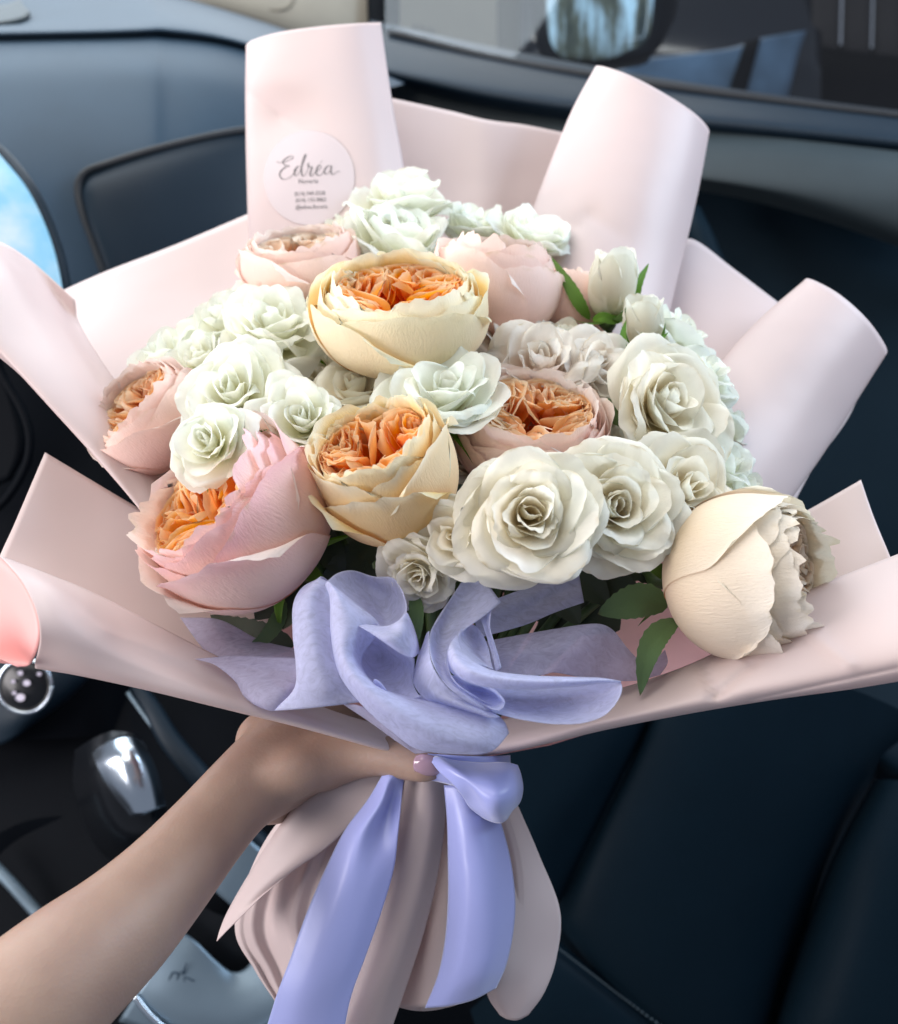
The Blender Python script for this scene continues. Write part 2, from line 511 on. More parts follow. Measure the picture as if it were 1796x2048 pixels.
bpy.context.view_layer.update()
part(dash, loft, 'dash_top', [
    [(-900, -60, 1.50), (150, -50, 1.50), (350, -8, 1.48), (590, 66, 1.46), (820, 160, 1.44)],
    [(-900, 10, 1.30), (150, -6, 1.30), (350, 16, 1.30), (570, 76, 1.30), (800, 170, 1.32)],
    [(-900, 62, 1.14), (150, 42, 1.15), (350, 42, 1.16), (540, 86, 1.19), (760, 180, 1.24)],
    [(-900, 84, 1.09), (150, 62, 1.10), (350, 60, 1.12), (530, 98, 1.15), (740, 192, 1.21)],
    [(-900, 96, 1.11), (150, 74, 1.12), (350, 72, 1.14), (525, 108, 1.17), (730, 205, 1.23)]], M['dash'], nu=40, nv=24)
part(dash, loft, 'dash_front', [
    [(-900, 92, 1.12), (150, 70, 1.13), (350, 68, 1.15), (525, 100, 1.18), (800, 210, 1.26)],
    [(-900, 112, 1.08), (150, 92, 1.09), (350, 92, 1.11), (520, 126, 1.14), (800, 240, 1.22)],
    [(-900, 180, 1.02), (150, 165, 1.03), (350, 165, 1.05), (520, 200, 1.09), (800, 300, 1.18)],
    [(-900, 330, .98), (150, 330, .99), (350, 320, 1.01), (520, 330, 1.06), (800, 420, 1.15)],
    [(-900, 480, .985), (150, 500, 1.0), (350, 500, 1.03), (520, 500, 1.07), (800, 600, 1.16)],
    [(-900, 760, 1.02), (150, 760, 1.04), (350, 760, 1.06), (520, 760, 1.10), (800, 800, 1.2)]], M['dash'], nu=70, nv=36)
part(dash, loft, 'glove_box_panel', [
    [(168, 372, .992), (190, 346, .984), (330, 300, 0.994), (480, 268, 1.022), (640, 262, 1.07)],
    [(160, 392, .984), (200, 378, .975), (340, 340, 0.986), (490, 312, 1.015), (640, 300, 1.06)],
    [(175, 450, .984), (210, 450, .977), (350, 430, 0.990), (500, 420, 1.02), (640, 410, 1.07)],
    [(205, 540, .990), (240, 540, .984), (370, 540, 1.0), (520, 540, 1.03), (640, 540, 1.08)],
    [(240, 680, 1.0), (270, 680, .995), (390, 680, 1.01), (540, 680, 1.04), (640, 680, 1.09)]], M['dash_low'], nu=30, nv=24, thick=0.004)
part(dash, tube, 'panel_seam', [(640, 248, 1.065), (480, 262, 1.02), (330, 294, .992), (215, 328, .982), (172, 345, .981), (156, 375, .981), (165, 425, .981), (185, 480, .984), (207, 545, .987), (240, 640, .994)],
     0.0042, M['rubber'], n=60)
part(dash, loft, 'vent_cover', [
    [(-100, 58, 1.125), (-20, 52, 1.13), (40, 42, 1.14), (60, 26, 1.17)],
    [(-100, 42, 1.16), (-20, 36, 1.165), (30, 28, 1.175), (50, 16, 1.20)],
    [(-100, 20, 1.22), (-20, 16, 1.22), (20, 10, 1.23), (40, 0, 1.25)]], M['doorgrey'], nu=12, nv=8, thick=0.004)
part(dash, loft, 'lower_dash', [
    [(-900, 560, 1.02), (60, 580, 1.02), (300, 640, 1.04), (560, 700, 1.08)],
    [(-900, 800, 1.0), (60, 800, 1.0), (300, 820, 1.02), (560, 900, 1.06)],
    [(-900, 1100, .96), (60, 1100, .96), (300, 1150, .99), (560, 1200, 1.05)],
    [(-900, 1500, .92), (60, 1480, .93), (300, 1450, 1.0), (560, 1400, 1.08)]], M['black'], nu=20, nv=20)
# sky reflection on the glossy dash edge, painted as a glowing cloudy blue
sky_refl_m, nt, b, out = mat_new('painted_sky_reflection')
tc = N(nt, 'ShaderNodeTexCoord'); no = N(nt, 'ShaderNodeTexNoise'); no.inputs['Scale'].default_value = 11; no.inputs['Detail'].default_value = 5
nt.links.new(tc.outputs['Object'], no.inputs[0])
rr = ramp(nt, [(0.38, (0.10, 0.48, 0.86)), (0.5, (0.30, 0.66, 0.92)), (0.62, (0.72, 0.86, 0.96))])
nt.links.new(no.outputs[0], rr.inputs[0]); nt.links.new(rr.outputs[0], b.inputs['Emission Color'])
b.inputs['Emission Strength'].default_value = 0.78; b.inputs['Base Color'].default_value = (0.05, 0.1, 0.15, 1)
sky_refl = thing('dash_sky_reflection', 'curved glossy screen glowing sky blue at the left edge of the dashboard', 'screen', P(0, 480, .9))  # glossy dash part, its sky reflection painted as blue glow; not a lit screen
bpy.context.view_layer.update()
part(sky_refl, loft, 'screen_glass', [  # face of the dash part that carries the painted sky reflection
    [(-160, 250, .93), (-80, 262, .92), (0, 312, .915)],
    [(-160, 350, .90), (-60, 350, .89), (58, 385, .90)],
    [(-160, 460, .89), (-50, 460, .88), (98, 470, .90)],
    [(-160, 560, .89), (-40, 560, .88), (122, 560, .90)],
    [(-160, 680, .90), (-40, 680, .89), (138, 680, .91)]], sky_refl_m, nu=20, nv=24, thick=0.004)
part(sky_refl, tube, 'screen_bezel', [(-80, 250, .93), (2, 306, .92), (62, 380, .905), (102, 468, .905), (127, 560, .905), (142, 680, .915)], 0.006, M['dash_low'], n=40)  # dark edge around the painted sky reflection

# infotainment edge, left side in the dark
inf = thing('centre_display', 'dark rounded display edge in the shadow left of the bouquet wrap', 'display', P(0, 900, .9))
bpy.context.view_layer.update()
part(inf, loft, 'display_panel', [
    [(-120, 640, .92), (-60, 640, .92), (-15, 700, .92)],
    [(-120, 800, .92), (-50, 800, .92), (38, 830, .92)],
    [(-120, 900, .92), (-50, 900, .92), (48, 900, .92)],
    [(-120, 960, .92), (-50, 985, .92), (20, 960, .92)]], M['black'], nu=12, nv=12, thick=0.006)
part(inf, tube, 'display_frame', [(-30, 640, .915), (0, 740, .91), (45, 820, .91), (60, 880, .91), (48, 940, .91), (0, 1010, .91), (-80, 1060, .91)], 0.004, M['black'], n=40)

# windscreen pillar trim
pil = thing('windscreen_pillar', 'beige windscreen pillar trim with a round embossed clip at the top', 'pillar trim', P(550, 10, 1.6))
bpy.context.view_layer.update()
part(pil, loft, 'pillar_trim', [
    [(280, -120, 1.56), (450, -120, 1.56), (600, -120, 1.58), (750, -120, 1.62)],
    [(320, -30, 1.55), (450, -30, 1.54), (600, -30, 1.55), (748, -30, 1.60)],
    [(370, 12, 1.56), (480, 30, 1.55), (600, 62, 1.56), (748, 100, 1.60)],
    [(380, 40, 1.60), (480, 70, 1.60), (600, 110, 1.61), (748, 150, 1.63)]], M['beige'], nu=20, nv=14, thick=0.01)
part(pil, tube, 'trim_clip', [(505, -20, 1.545), (512, 5, 1.543), (540, 20, 1.541), (575, 16, 1.541), (590, -8, 1.543), (584, -30, 1.545)], 0.0022, M['wall'], n=30)
part(pil, loft, 'pillar_seal', [
    [(738, -120, 1.58), (765, -120, 1.57), (800, -120, 1.58)],
    [(738, 0, 1.57), (765, 0, 1.56), (797, 0, 1.57)],
    [(742, 130, 1.56), (768, 130, 1.55), (797, 130, 1.56)]], M['black'], nu=8, nv=8, thick=0.012)

# passenger door
door = thing('car_door', 'dark grey passenger door panel with a long sill below the side window', 'car door', P(1400, 300, 1.3))
bpy.context.view_layer.update()
part(door, loft, 'window_sill', [
    [(740, 40, 1.50), (1000, 96, 1.46), (1300, 152, 1.40), (1600, 196, 1.33), (1950, 240, 1.26)],
    [(740, 72, 1.43), (1000, 128, 1.39), (1300, 178, 1.34), (1600, 216, 1.28), (1950, 258, 1.21)],
    [(740, 120, 1.38), (1000, 170, 1.34), (1300, 212, 1.29), (1600, 244, 1.23), (1950, 284, 1.17)],
    [(740, 140, 1.37), (1000, 196, 1.33), (1300, 236, 1.28), (1600, 266, 1.22), (1950, 304, 1.16)],
    [(740, 155, 1.40), (1000, 218, 1.36), (1300, 262, 1.31), (1600, 292, 1.24), (1950, 330, 1.18)]], M['dash_low'], nu=40, nv=20)
part(door, loft, 'upper_panel', [
    [(740, 150, 1.41), (1000, 215, 1.37), (1300, 250, 1.30), (1600, 280, 1.225), (1950, 320, 1.165)],
    [(740, 200, 1.42), (1000, 260, 1.37), (1300, 290, 1.28), (1600, 318, 1.21), (1950, 360, 1.15)],
    [(740, 230, 1.42), (1000, 300, 1.37), (1300, 340, 1.27), (1600, 380, 1.205), (1950, 430, 1.145)],
    [(740, 260, 1.44), (1000, 320, 1.39), (1330, 350, 1.28), (1600, 405, 1.22), (1950, 520, 1.16)],
    [(740, 270, 1.50), (1000, 340, 1.46), (1330, 372, 1.34), (1600, 428, 1.27), (1950, 548, 1.21)]], M['doorgrey'], nu=40, nv=20)
part(door, loft, 'lower_panel', [
    [(700, 250, 1.52), (1000, 330, 1.47), (1330, 360, 1.36), (1600, 420, 1.30), (1950, 530, 1.24)],
    [(700, 500, 1.50), (1000, 500, 1.45), (1330, 520, 1.36), (1600, 560, 1.30), (1950, 640, 1.22)],
    [(700, 900, 1.45), (1000, 900, 1.40), (1330, 900, 1.32), (1600, 900, 1.25), (1950, 900, 1.18)],
    [(700, 1400, 1.35), (1000, 1400, 1.32), (1330, 1400, 1.26), (1600, 1400, 1.20), (1950, 1400, 1.14)]], M['leather'], nu=30, nv=24)
part(door, tube, 'window_seal', [(780, 66, 1.44), (1000, 120, 1.405), (1300, 168, 1.35), (1600, 208, 1.29), (1950, 250, 1.22)], 0.006, M['rubber'], n=40)
part(door, tube, 'pull_handle', [(1385, 425, 1.24), (1400, 470, 1.22), (1440, 560, 1.20), (1520, 640, 1.18), (1640, 700, 1.16)], [0.012, 0.016, 0.016, 0.014], M['leather'], n=30)
gm, nt, b, out = mat_new('window_glass')
tp = N(nt, 'ShaderNodeBsdfTransparent'); tp.inputs[0].default_value = (0.80, 0.86, 0.9, 1)
gl = N(nt, 'ShaderNodeBsdfGlossy'); gl.inputs['Roughness'].default_value = 0.03
mx = N(nt, 'ShaderNodeMixShader'); mx.inputs[0].default_value = 0.07
nt.links.new(tp.outputs[0], mx.inputs[1]); nt.links.new(gl.outputs[0], mx.inputs[2]); nt.links.new(mx.outputs[0], out.inputs[0])
part(door, loft, 'window_pane', [
    [(770, -200, 1.62), (1300, -200, 1.50), (1950, -200, 1.36)],
    [(770, 110, 1.44), (1300, 205, 1.34), (1950, 285, 1.22)]], gm, nu=8, nv=4)

# door mirror
mir = thing('wing_mirror', 'passenger wing mirror in a black housing seen through the side window', 'mirror', P(1200, 40, 1.75))
bpy.context.view_layer.update()
part(mir, loft, 'housing', [
    [(1075, -200, 1.78), (1060, -200, 1.72), (1200, -200, 1.68), (1350, -200, 1.70), (1340, -200, 1.80)],
    [(1070, 0, 1.78), (1078, 0, 1.72), (1200, 0, 1.68), (1330, 0, 1.69), (1350, 0, 1.80)],
    [(1085, 90, 1.78), (1088, 90, 1.72), (1200, 90, 1.685), (1312, 80, 1.69), (1330, 60, 1.80)],
    [(1100, 128, 1.80), (1105, 130, 1.73), (1200, 128, 1.70), (1290, 112, 1.70), (1310, 90, 1.80)],
    [(1120, 140, 1.86), (1125, 140, 1.84), (1200, 138, 1.83), (1285, 124, 1.83), (1290, 110, 1.86)]], M['black'], nu=24, nv=24, thick=0.01)
mm, nt, b, out = mat_new('mirror_glass')
b.inputs['Metallic'].default_value = 1; b.inputs['Roughness'].default_value = 0.04; b.inputs['Base Color'].default_value = (0.8, 0.85, 0.9, 1)
mgl, nt, b, out = mat_new('painted_mirror_reflection')  # reflected sky and trees painted as noise colours with a slight glow
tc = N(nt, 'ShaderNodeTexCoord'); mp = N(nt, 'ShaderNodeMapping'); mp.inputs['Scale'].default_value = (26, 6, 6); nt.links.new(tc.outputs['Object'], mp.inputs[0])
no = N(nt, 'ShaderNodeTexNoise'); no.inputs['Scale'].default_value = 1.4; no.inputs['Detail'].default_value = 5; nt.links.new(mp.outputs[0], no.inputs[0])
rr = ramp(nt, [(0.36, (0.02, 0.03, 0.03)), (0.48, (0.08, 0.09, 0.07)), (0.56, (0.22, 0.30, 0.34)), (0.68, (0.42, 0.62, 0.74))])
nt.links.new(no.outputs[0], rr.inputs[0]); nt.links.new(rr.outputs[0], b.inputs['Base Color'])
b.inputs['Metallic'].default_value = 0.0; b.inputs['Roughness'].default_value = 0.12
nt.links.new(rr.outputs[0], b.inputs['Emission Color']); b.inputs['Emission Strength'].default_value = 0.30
part(mir, loft, 'mirror_glass', [
    [(1088, -180, 1.665), (1200, -180, 1.66), (1315, -180, 1.665)],
    [(1092, -20, 1.665), (1200, -20, 1.66), (1308, -20, 1.665)],
    [(1098, 70, 1.67), (1200, 74, 1.665), (1300, 62, 1.67)],
    [(1112, 104, 1.675), (1200, 110, 1.67), (1282, 92, 1.675)],
    [(1130, 116, 1.68), (1200, 118, 1.675), (1260, 106, 1.68)]], mgl, nu=16, nv=16, thick=0.004)

# world outside the side window
ow = thing('plaster_wall', 'pale plaster wall outside the car, left of the wing mirror', 'wall', P(900, 0, 3.5))
bpy.context.view_layer.update()
part(ow, loft, 'wall_face', [[(500, -300, 4.2), (1050, -300, 4.2)], [(500, 330, 4.0), (1050, 330, 4.0)]], M['wall'], nu=8, nv=8, thick=0.1)
for k, (x0, y0) in enumerate([(826, 58), (842, 62), (858, 66)]):
    part(ow, loft, 'number_plaque', [[(x0, y0 - 10, 3.95), (x0 + 11, y0 - 8, 3.95)], [(x0, y0 + 8, 3.95), (x0 + 11, y0 + 10, 3.95)]], M['brown'], nu=2, nv=2, thick=0.01)
post = thing('gate_post', 'brown gate post just left of the wing mirror', 'post', P(1025, 50, 3.2))
bpy.context.view_layer.update()
part(post, loft, 'post_shaft', [[(1000, -200, 3.3), (1003, -200, 3.2), (1046, -200, 3.2), (1050, -200, 3.3)], [(1000, 260, 3.3), (1004, 260, 3.2), (1046, 260, 3.2), (1050, 260, 3.3)]], M['brown'], nu=12, nv=4, thick=0.02)
pc = thing('parked_car', 'black car parked outside with pale light across its flank', 'car', P(1400, 120, 3.0))
bpy.context.view_layer.update()
part(pc, loft, 'flank', [
    [(1040, -300, 3.3), (1400, -300, 3.2), (1650, -300, 3.2)],
    [(1040, 40, 3.1), (1400, 60, 3.0), (1640, 60, 3.0)],
    [(1040, 120, 3.05), (1400, 160, 2.95), (1640, 180, 2.95)],
    [(1040, 420, 3.2), (1400, 420, 3.1), (1640, 420, 3.1)]], M['carpaint'], nu=20, nv=20, thick=0.02)
M['paleblue'] = simple('pale_blue_reflection', (0.10, 0.17, 0.26), 0.3, var=0.5, vs=5)  # colour of the reflection painted on the parked car
part(pc, loft, 'side_panel', [  # pale blue sheet standing in for a reflection on the flank
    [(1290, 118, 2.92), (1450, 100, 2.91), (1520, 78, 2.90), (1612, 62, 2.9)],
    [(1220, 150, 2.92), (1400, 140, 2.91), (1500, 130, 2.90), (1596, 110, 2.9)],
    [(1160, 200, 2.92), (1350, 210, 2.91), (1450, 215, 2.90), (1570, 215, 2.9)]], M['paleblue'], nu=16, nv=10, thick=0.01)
part(pc, loft, 'door_gap', [[(1490, 84, 2.89), (1520, 78, 2.89)], [(1440, 230, 2.89), (1480, 230, 2.89)]], M['black'], nu=4, nv=4, thick=0.01)
gt = thing('slatted_gate', 'dim brown slatted gate outside at the top right corner', 'gate', P(1720, 40, 3.0))
bpy.context.view_layer.update()
for k in range(4):
    x = 1630 + k * 62
    part(gt, loft, 'slat', [[(x, -200, 3.02), (x + 56, -200, 3.0)], [(x - 8, 92 + k * 8, 3.0), (x + 48, 98 + k * 8, 2.98)]], simple('gate_wood', (0.035, 0.03, 0.03), 0.8) if k == 0 else bpy.data.materials['gate_wood'], nu=3, nv=6, thick=0.02)
part(gt, loft, 'gate_base', [[(1560, 80, 3.1), (2000, 130, 3.1)], [(1560, 420, 3.0), (2000, 420, 3.0)]], M['black'], nu=4, nv=4, thick=0.02)

# passenger seat
seat = thing('car_seat', 'black leather passenger seat with stitched seams below the bouquet on the right', 'car seat', P(1400, 1800, .85))
bpy.context.view_layer.update()
part(seat, loft, 'side_bolster', [
    [(700, 1300, .93), (900, 1300, .90), (1080, 1300, .89), (1240, 1320, .895), (1340, 1380, .93)],
    [(700, 1500, .91), (900, 1500, .88), (1060, 1500, .87), (1200, 1500, .875), (1272, 1500, .91)],
    [(700, 1700, .90), (860, 1700, .87), (1000, 1680, .86), (1100, 1670, .865), (1180, 1680, .90)],
    [(700, 1850, .89), (860, 1850, .87), (960, 1830, .865), (1060, 1800, .87), (1122, 1800, .90)]], M['leather'], nu=36, nv=24)
part(seat, loft, 'centre_panel', [
    [(1330, 1340, .935), (1380, 1330, .90), (1500, 1330, .885), (1650, 1360, .89), (1800, 1420, .92), (1840, 1470, .95)],
    [(1268, 1500, .915), (1310, 1480, .89), (1440, 1470, .875), (1580, 1500, .88), (1700, 1540, .90), (1745, 1560, .935)],
    [(1180, 1680, .905), (1220, 1670, .88), (1360, 1660, .865), (1500, 1680, .87), (1610, 1700, .89), (1668, 1710, .925)],
    [(1122, 1800, .90), (1180, 1810, .875), (1320, 1830, .86), (1460, 1850, .865), (1560, 1860, .89), (1612, 1850, .92)],
    [(1110, 1850, .91), (1170, 1900, .88), (1300, 1980, .86), (1420, 2040, .865), (1520, 2060, .89), (1545, 2040, .92)],
    [(1160, 1960, .93), (1250, 2040, .89), (1360, 2120, .87), (1440, 2160, .875), (1510, 2180, .89), (1530, 2180, .92)]], M['leather'], nu=44, nv=40)
part(seat, loft, 'outer_bolster', [
    [(1748, 1560, .925), (1790, 1560, .88), (1900, 1580, .86), (2050, 1600, .88)],
    [(1670, 1705, .92), (1720, 1700, .87), (1850, 1700, .85), (2050, 1720, .87)],
    [(1612, 1850, .92), (1670, 1840, .865), (1800, 1840, .84), (2050, 1850, .86)],
    [(1545, 2040, .92), (1600, 2040, .86), (1750, 2040, .83), (2050, 2050, .85)],
    [(1520, 2200, .92), (1580, 2200, .86), (1750, 2200, .83), (2050, 2200, .85)]], M['leather'], nu=30, nv=30)
part(seat, loft, 'backrest', [
    [(1300, 1000, 1.10), (1500, 1100, 1.08), (1700, 1200, 1.04), (2000, 1300, 1.0)],
    [(1300, 1250, 1.02), (1500, 1290, 1.0), (1700, 1370, .97), (2000, 1500, .93)],
    [(1400, 1350, .97), (1580, 1400, .95), (1720, 1490, .93), (2000, 1680, .90)],
    [(1440, 1360, 1.0), (1590, 1425, .985), (1730, 1540, .97), (2000, 1740, .94)]], M['leather'], nu=30, nv=24)
part(seat, loft, 'front_edge', [
    [(1060, 1830, .905), (1140, 1900, .885), (1260, 1990, .88), (1400, 2080, .88)],
    [(1040, 1870, .88), (1120, 1940, .865), (1220, 2020, .86), (1340, 2120, .86)],
    [(1000, 1960, .87), (1060, 2040, .86), (1150, 2120, .86), (1250, 2200, .86)],
    [(940, 2020, .89), (980, 2120, .89), (1080, 2200, .89), (1180, 2260, .89)]], M['leather'], nu=24, nv=16)


def stitches(name, pts, n, par, r=0.0007, ln=0.5):
    p = cr(np.array(pts, float), n * 2)
    V = []; F = []
    for i in range(n):
        a = to_world(p[2 * i:2 * i + 1])[0]; bq = to_world(p[2 * i + 1:2 * i + 2])[0]
        t = bq - a; bq = a + t * 2 * ln; t /= np.linalg.norm(t)
        A = np.cross(t, [0.1, 0.3, 0.9]); A /= np.linalg.norm(A); B = np.cross(t, A)
        k = len(V)
        for q in (a, bq):
            for s in range(5):
                V.append(q + r * (A * math.cos(s * 1.2566) + B * math.sin(s * 1.2566)))
        for s in range(5):
            F.append((k + s, k + (s + 1) % 5, k + 5 + (s + 1) % 5, k + 5 + s))
    o = mesh_obj(name, V, F, M['thread'])
    under(par, o)
    o['kind'] = 'stuff'
    return o


stitches('stitching', [(1112, 1893, .872), (1180, 1945, .866), (1260, 2006, .862), (1400, 2110, .858)], 44, seat, r=0.0009)
stitches('stitching', [(1690, 1395, .955), (1760, 1448, .942), (1860, 1520, .925)], 26, seat, r=0.0009)

# centre console
con = thing('centre_console', 'black centre console with silver trim frames at the lower left', 'console', P(250, 1700, .85))
bpy.context.view_layer.update()
part(con, loft, 'console_body', [
    [(-1100, 1380, .98), (100, 1380, .98), (300, 1330, 1.0), (700, 1380, 1.02)],
    [(-1100, 1600, .93), (100, 1600, .93), (350, 1560, .95), (700, 1560, .97)],
    [(-1100, 1850, .88), (100, 1850, .88), (400, 1800, .90), (700, 1800, .93)],
    [(-1100, 2200, .82), (100, 2200, .82), (400, 2200, .84), (800, 2200, .88)]], M['black'], nu=24, nv=24)
part(con, loft, 'upper_fascia', [
    [(-120, 1300, .92), (0, 1290, .92), (120, 1280, .92), (230, 1300, .94)],
    [(-120, 1420, .90), (0, 1420, .90), (90, 1400, .90), (170, 1360, .93)],
    [(-120, 1520, .90), (0, 1490, .90), (60, 1450, .91), (130, 1400, .94)]], M['dash_low'], nu=16, nv=12, thick=0.004)
part(con, tube, 'trim_rail', [(270, 1370, .935), (300, 1410, .93), (340, 1480, .92), (400, 1555, .91), (440, 1610, .905), (530, 1700, .90), (620, 1790, .90)], [0.006, 0.010, 0.011, 0.010], M['dash_low'], n=40)
part(con, tube, 'trim_edge', [(255, 1385, .93), (318, 1470, .92), (372, 1540, .91), (430, 1615, .90), (520, 1715, .895)], 0.0022, M['silver'], n=40)
part(con, tube, 'tray_edge', [(-40, 1705, .88), (20, 1765, .875), (80, 1832, .87), (150, 1905, .86)], 0.0055, M['silver'], n=30)
part(con, loft, 'tray_well', [
    [(-60, 1700, .90), (60, 1640, .915), (200, 1640, .93), (330, 1700, .93)],
    [(-20, 1770, .895), (80, 1740, .92), (220, 1760, .93), (330, 1800, .93)],
    [(60, 1850, .88), (140, 1850, .91), (240, 1860, .92), (330, 1880, .92)]], M['black'], nu=16, nv=12)
part(con, loft, 'silver_plate', [
    [(470, 1655, .875), (500, 1680, .873), (545, 1715, .875), (600, 1750, .88)],
    [(445, 1700, .868), (478, 1728, .866), (520, 1762, .868), (580, 1800, .874)],
    [(410, 1760, .862), (440, 1790, .860), (480, 1822, .862), (520, 1840, .868)]], M['silver'], nu=14, nv=10, thick=0.005)
part(con, loft, 'cup_recess', [
    [(385, 1800, .885), (440, 1830, .885), (520, 1850, .885), (600, 1860, .885)],
    [(360, 1850, .88), (420, 1880, .88), (500, 1900, .88), (560, 1900, .88)],
    [(340, 1900, .875), (400, 1930, .875), (470, 1960, .875), (540, 1960, .875)]], M['gloss'], nu=12, nv=10)
part(con, loft, 'gear_surround', [
    [(362, 1862, .852), (395, 1885, .850), (430, 1920, .850), (462, 1945, .851), (492, 1938, .853), (520, 1905, .858), (560, 1880, .864)],
    [(325, 1905, .846), (370, 1930, .843), (420, 1965, .842), (468, 1985, .842), (515, 1978, .844), (560, 1950, .848), (610, 1920, .855)],
    [(280, 1975, .842), (330, 1995, .838), (390, 2025, .836), (460, 2040, .836), (530, 2025, .838), (600, 1990, .842), (650, 1950, .848)],
    [(240, 2040, .845), (300, 2060, .842), (380, 2080, .840), (460, 2090, .840), (550, 2070, .842), (630, 2030, .846), (690, 1985, .852)]], M['silver'], nu=30, nv=16, thick=0.005)
part(con, tube, 'surround_edge', [(268, 1990, .838), (305, 2035, .834), (360, 2075, .832), (460, 2090, .831), (545, 2050, .833), (600, 1995, .838)], 0.003, M['chrome'], n=40)
# the little embossed mark on the gear surround
for pts in ([(338, 1960), (345, 1945), (356, 1950), (350, 1966), (338, 1962), (350, 1966), (352, 1975)],
            [(352, 1948), (366, 1942), (372, 1926), (366, 1950)],
            [(345, 1978), (358, 1985), (372, 1975), (368, 1955), (388, 1962)]):
    part(con, tube, 'embossed_mark', [(x, y, .838) for x, y in pts], 0.0006, M['dash'], n=24, sides=5)

# gear shifter
gs = thing('gear_shifter', 'gear shifter with a chrome capped black knob on the centre console', 'gear shifter', P(250, 1600, .85))
bpy.context.view_layer.update()
part(gs, loft, 'knob_body', [
    [(150, 1500, .86), (190, 1475, .83), (230, 1462, .82), (280, 1475, .825), (305, 1520, .86)],
    [(146, 1560, .85), (185, 1540, .80), (235, 1530, .79), (295, 1540, .80), (325, 1580, .85)],
    [(160, 1620, .85), (200, 1610, .80), (250, 1610, .79), (305, 1620, .80), (336, 1640, .85)],
    [(190, 1690, .87), (230, 1680, .82), (275, 1680, .81), (315, 1670, .82), (335, 1660, .87)],
    [(230, 1730, .90), (250, 1730, .88), (280, 1730, .87), (310, 1710, .88), (325, 1690, .90)]], M['gloss'], nu=24, nv=24)
part(gs, loft, 'chrome_cap', [
    [(185, 1508, .806), (205, 1490, .800), (235, 1474, .797), (262, 1472, .800), (284, 1486, .812)],
    [(192, 1530, .794), (216, 1520, .786), (245, 1510, .782), (272, 1505, .786), (300, 1512, .80)],
    [(205, 1555, .790), (228, 1550, .782), (258, 1545, .778), (290, 1540, .784), (316, 1548, .80)],
    [(228, 1590, .790), (250, 1588, .781), (275, 1586, .778), (305, 1582, .785), (326, 1590, .80)],
    [(258, 1632, .798), (272, 1630, .788), (290, 1626, .786), (312, 1618, .79), (330, 1612, .806)]], M['chrome'], nu=24, nv=24, thick=0.002)
part(gs, tube, 'shaft', [(270, 1690, .88), (285, 1760, .90), (300, 1820, .93)], 0.016, M['black'], n=12)

# climate knob
kn = thing('climate_knob', 'round black dial with a chrome rim and small buttons below the wrap on the left', 'dial', P(50, 1370, .87))
bpy.context.view_layer.update()


def ring(name, cx, cy, d, r, rad, mat, par, k=1.0):
    pts = [(cx + r * math.cos(a), cy + r * k * math.sin(a), d) for a in np.linspace(0, 2 * PI, 33)]
    return part(par, tube, name, pts, rad, mat, n=64, sides=8)


def disc(name, cx, cy, d, r, mat, par, k=1.0, dome=0.004):
    rows = []
    for q in (0.02, 0.4, 0.75, 0.93, 1.0):
        rows.append([(cx + q * r * math.cos(a), cy + q * r * k * math.sin(a), d - dome * (1 - q ** 3)) for a in np.linspace(0, 2 * PI, 25)])
    rows.append([(cx + r * math.cos(a), cy + r * k * math.sin(a), d + 0.02) for a in np.linspace(0, 2 * PI, 25)])
    return part(par, loft, name, rows, mat, nu=32, nv=12)


disc('dial_face', 50, 1372, .865, 50, M['gloss'], kn)
ring('chrome_rim', 50, 1372, .866, 53, 0.0022, M['chrome'], kn)
M['icon'] = simple('icon_print', (0.55, 0.52, 0.60), 0.5, emit=(0.6, 0.6, 0.8), es=0.12)
for (x, y, r) in ((53, 1366, 8), (40, 1395, 10), (26, 1363, 5), (28, 1386, 5), (40, 1346, 6), (78, 1348, 5)):
    disc('button', x, y, .860, r, M['icon'], kn, 0.8, 0.001)
car = thing('car_interior', 'dark slate car cabin around the bouquet: dashboard, console, passenger door and leather seat', 'car', P(600, 1200, 1.1))
bpy.context.view_layer.update()


def adopt(emp, main, name):
    """turn the group empty into a part of the car: its main mesh becomes the part, the rest its sub-parts"""
    kids = list(emp.children)
    mo = [k for k in kids if k.name.split('.')[0] == main][0]
    mo.name = name
    mo.parent = car; mo.matrix_parent_inverse = car.matrix_world.inverted()
    bpy.context.view_layer.update()
    for k in kids:
        if k is not mo:
            k.parent = mo; k.matrix_parent_inverse = mo.matrix_world.inverted()
    bpy.data.objects.remove(emp)


for e_, m_, n_ in ((dash, 'dash_front', 'dashboard'), (sky_refl, 'screen_glass', 'dash_sky_reflection'), (inf, 'display_panel', 'centre_display'), (pil, 'pillar_trim', 'windscreen_pillar'),
                   (door, 'upper_panel', 'door'), (mir, 'housing', 'wing_mirror'), (seat, 'centre_panel', 'seat'), (con, 'console_body', 'console'), (gs, 'knob_body', 'gear_shifter'), (kn, 'dial_face', 'climate_dial')):
    adopt(e_, m_, n_)
#MARK_PAPER
# ================================================================== WRAPPING PAPER
wrap = thing('wrapping_paper', 'blush pink matte florist paper wrapped around the rose bouquet with rolled corners', 'wrapping paper', P(870, 1540, .51))
bpy.context.view_layer.update()
TH = 0.0004


def sheet(name, rows, mat='paper', nu=40, nv=30, wob=0.0015, seed=1, label=None, marks=()):
    o = part(wrap, loft, name, rows, M[mat], nu=nu, nv=nv, thick=TH, wob=wob, seed=seed, marks=marks)
    if label: o['label'] = label
    return o


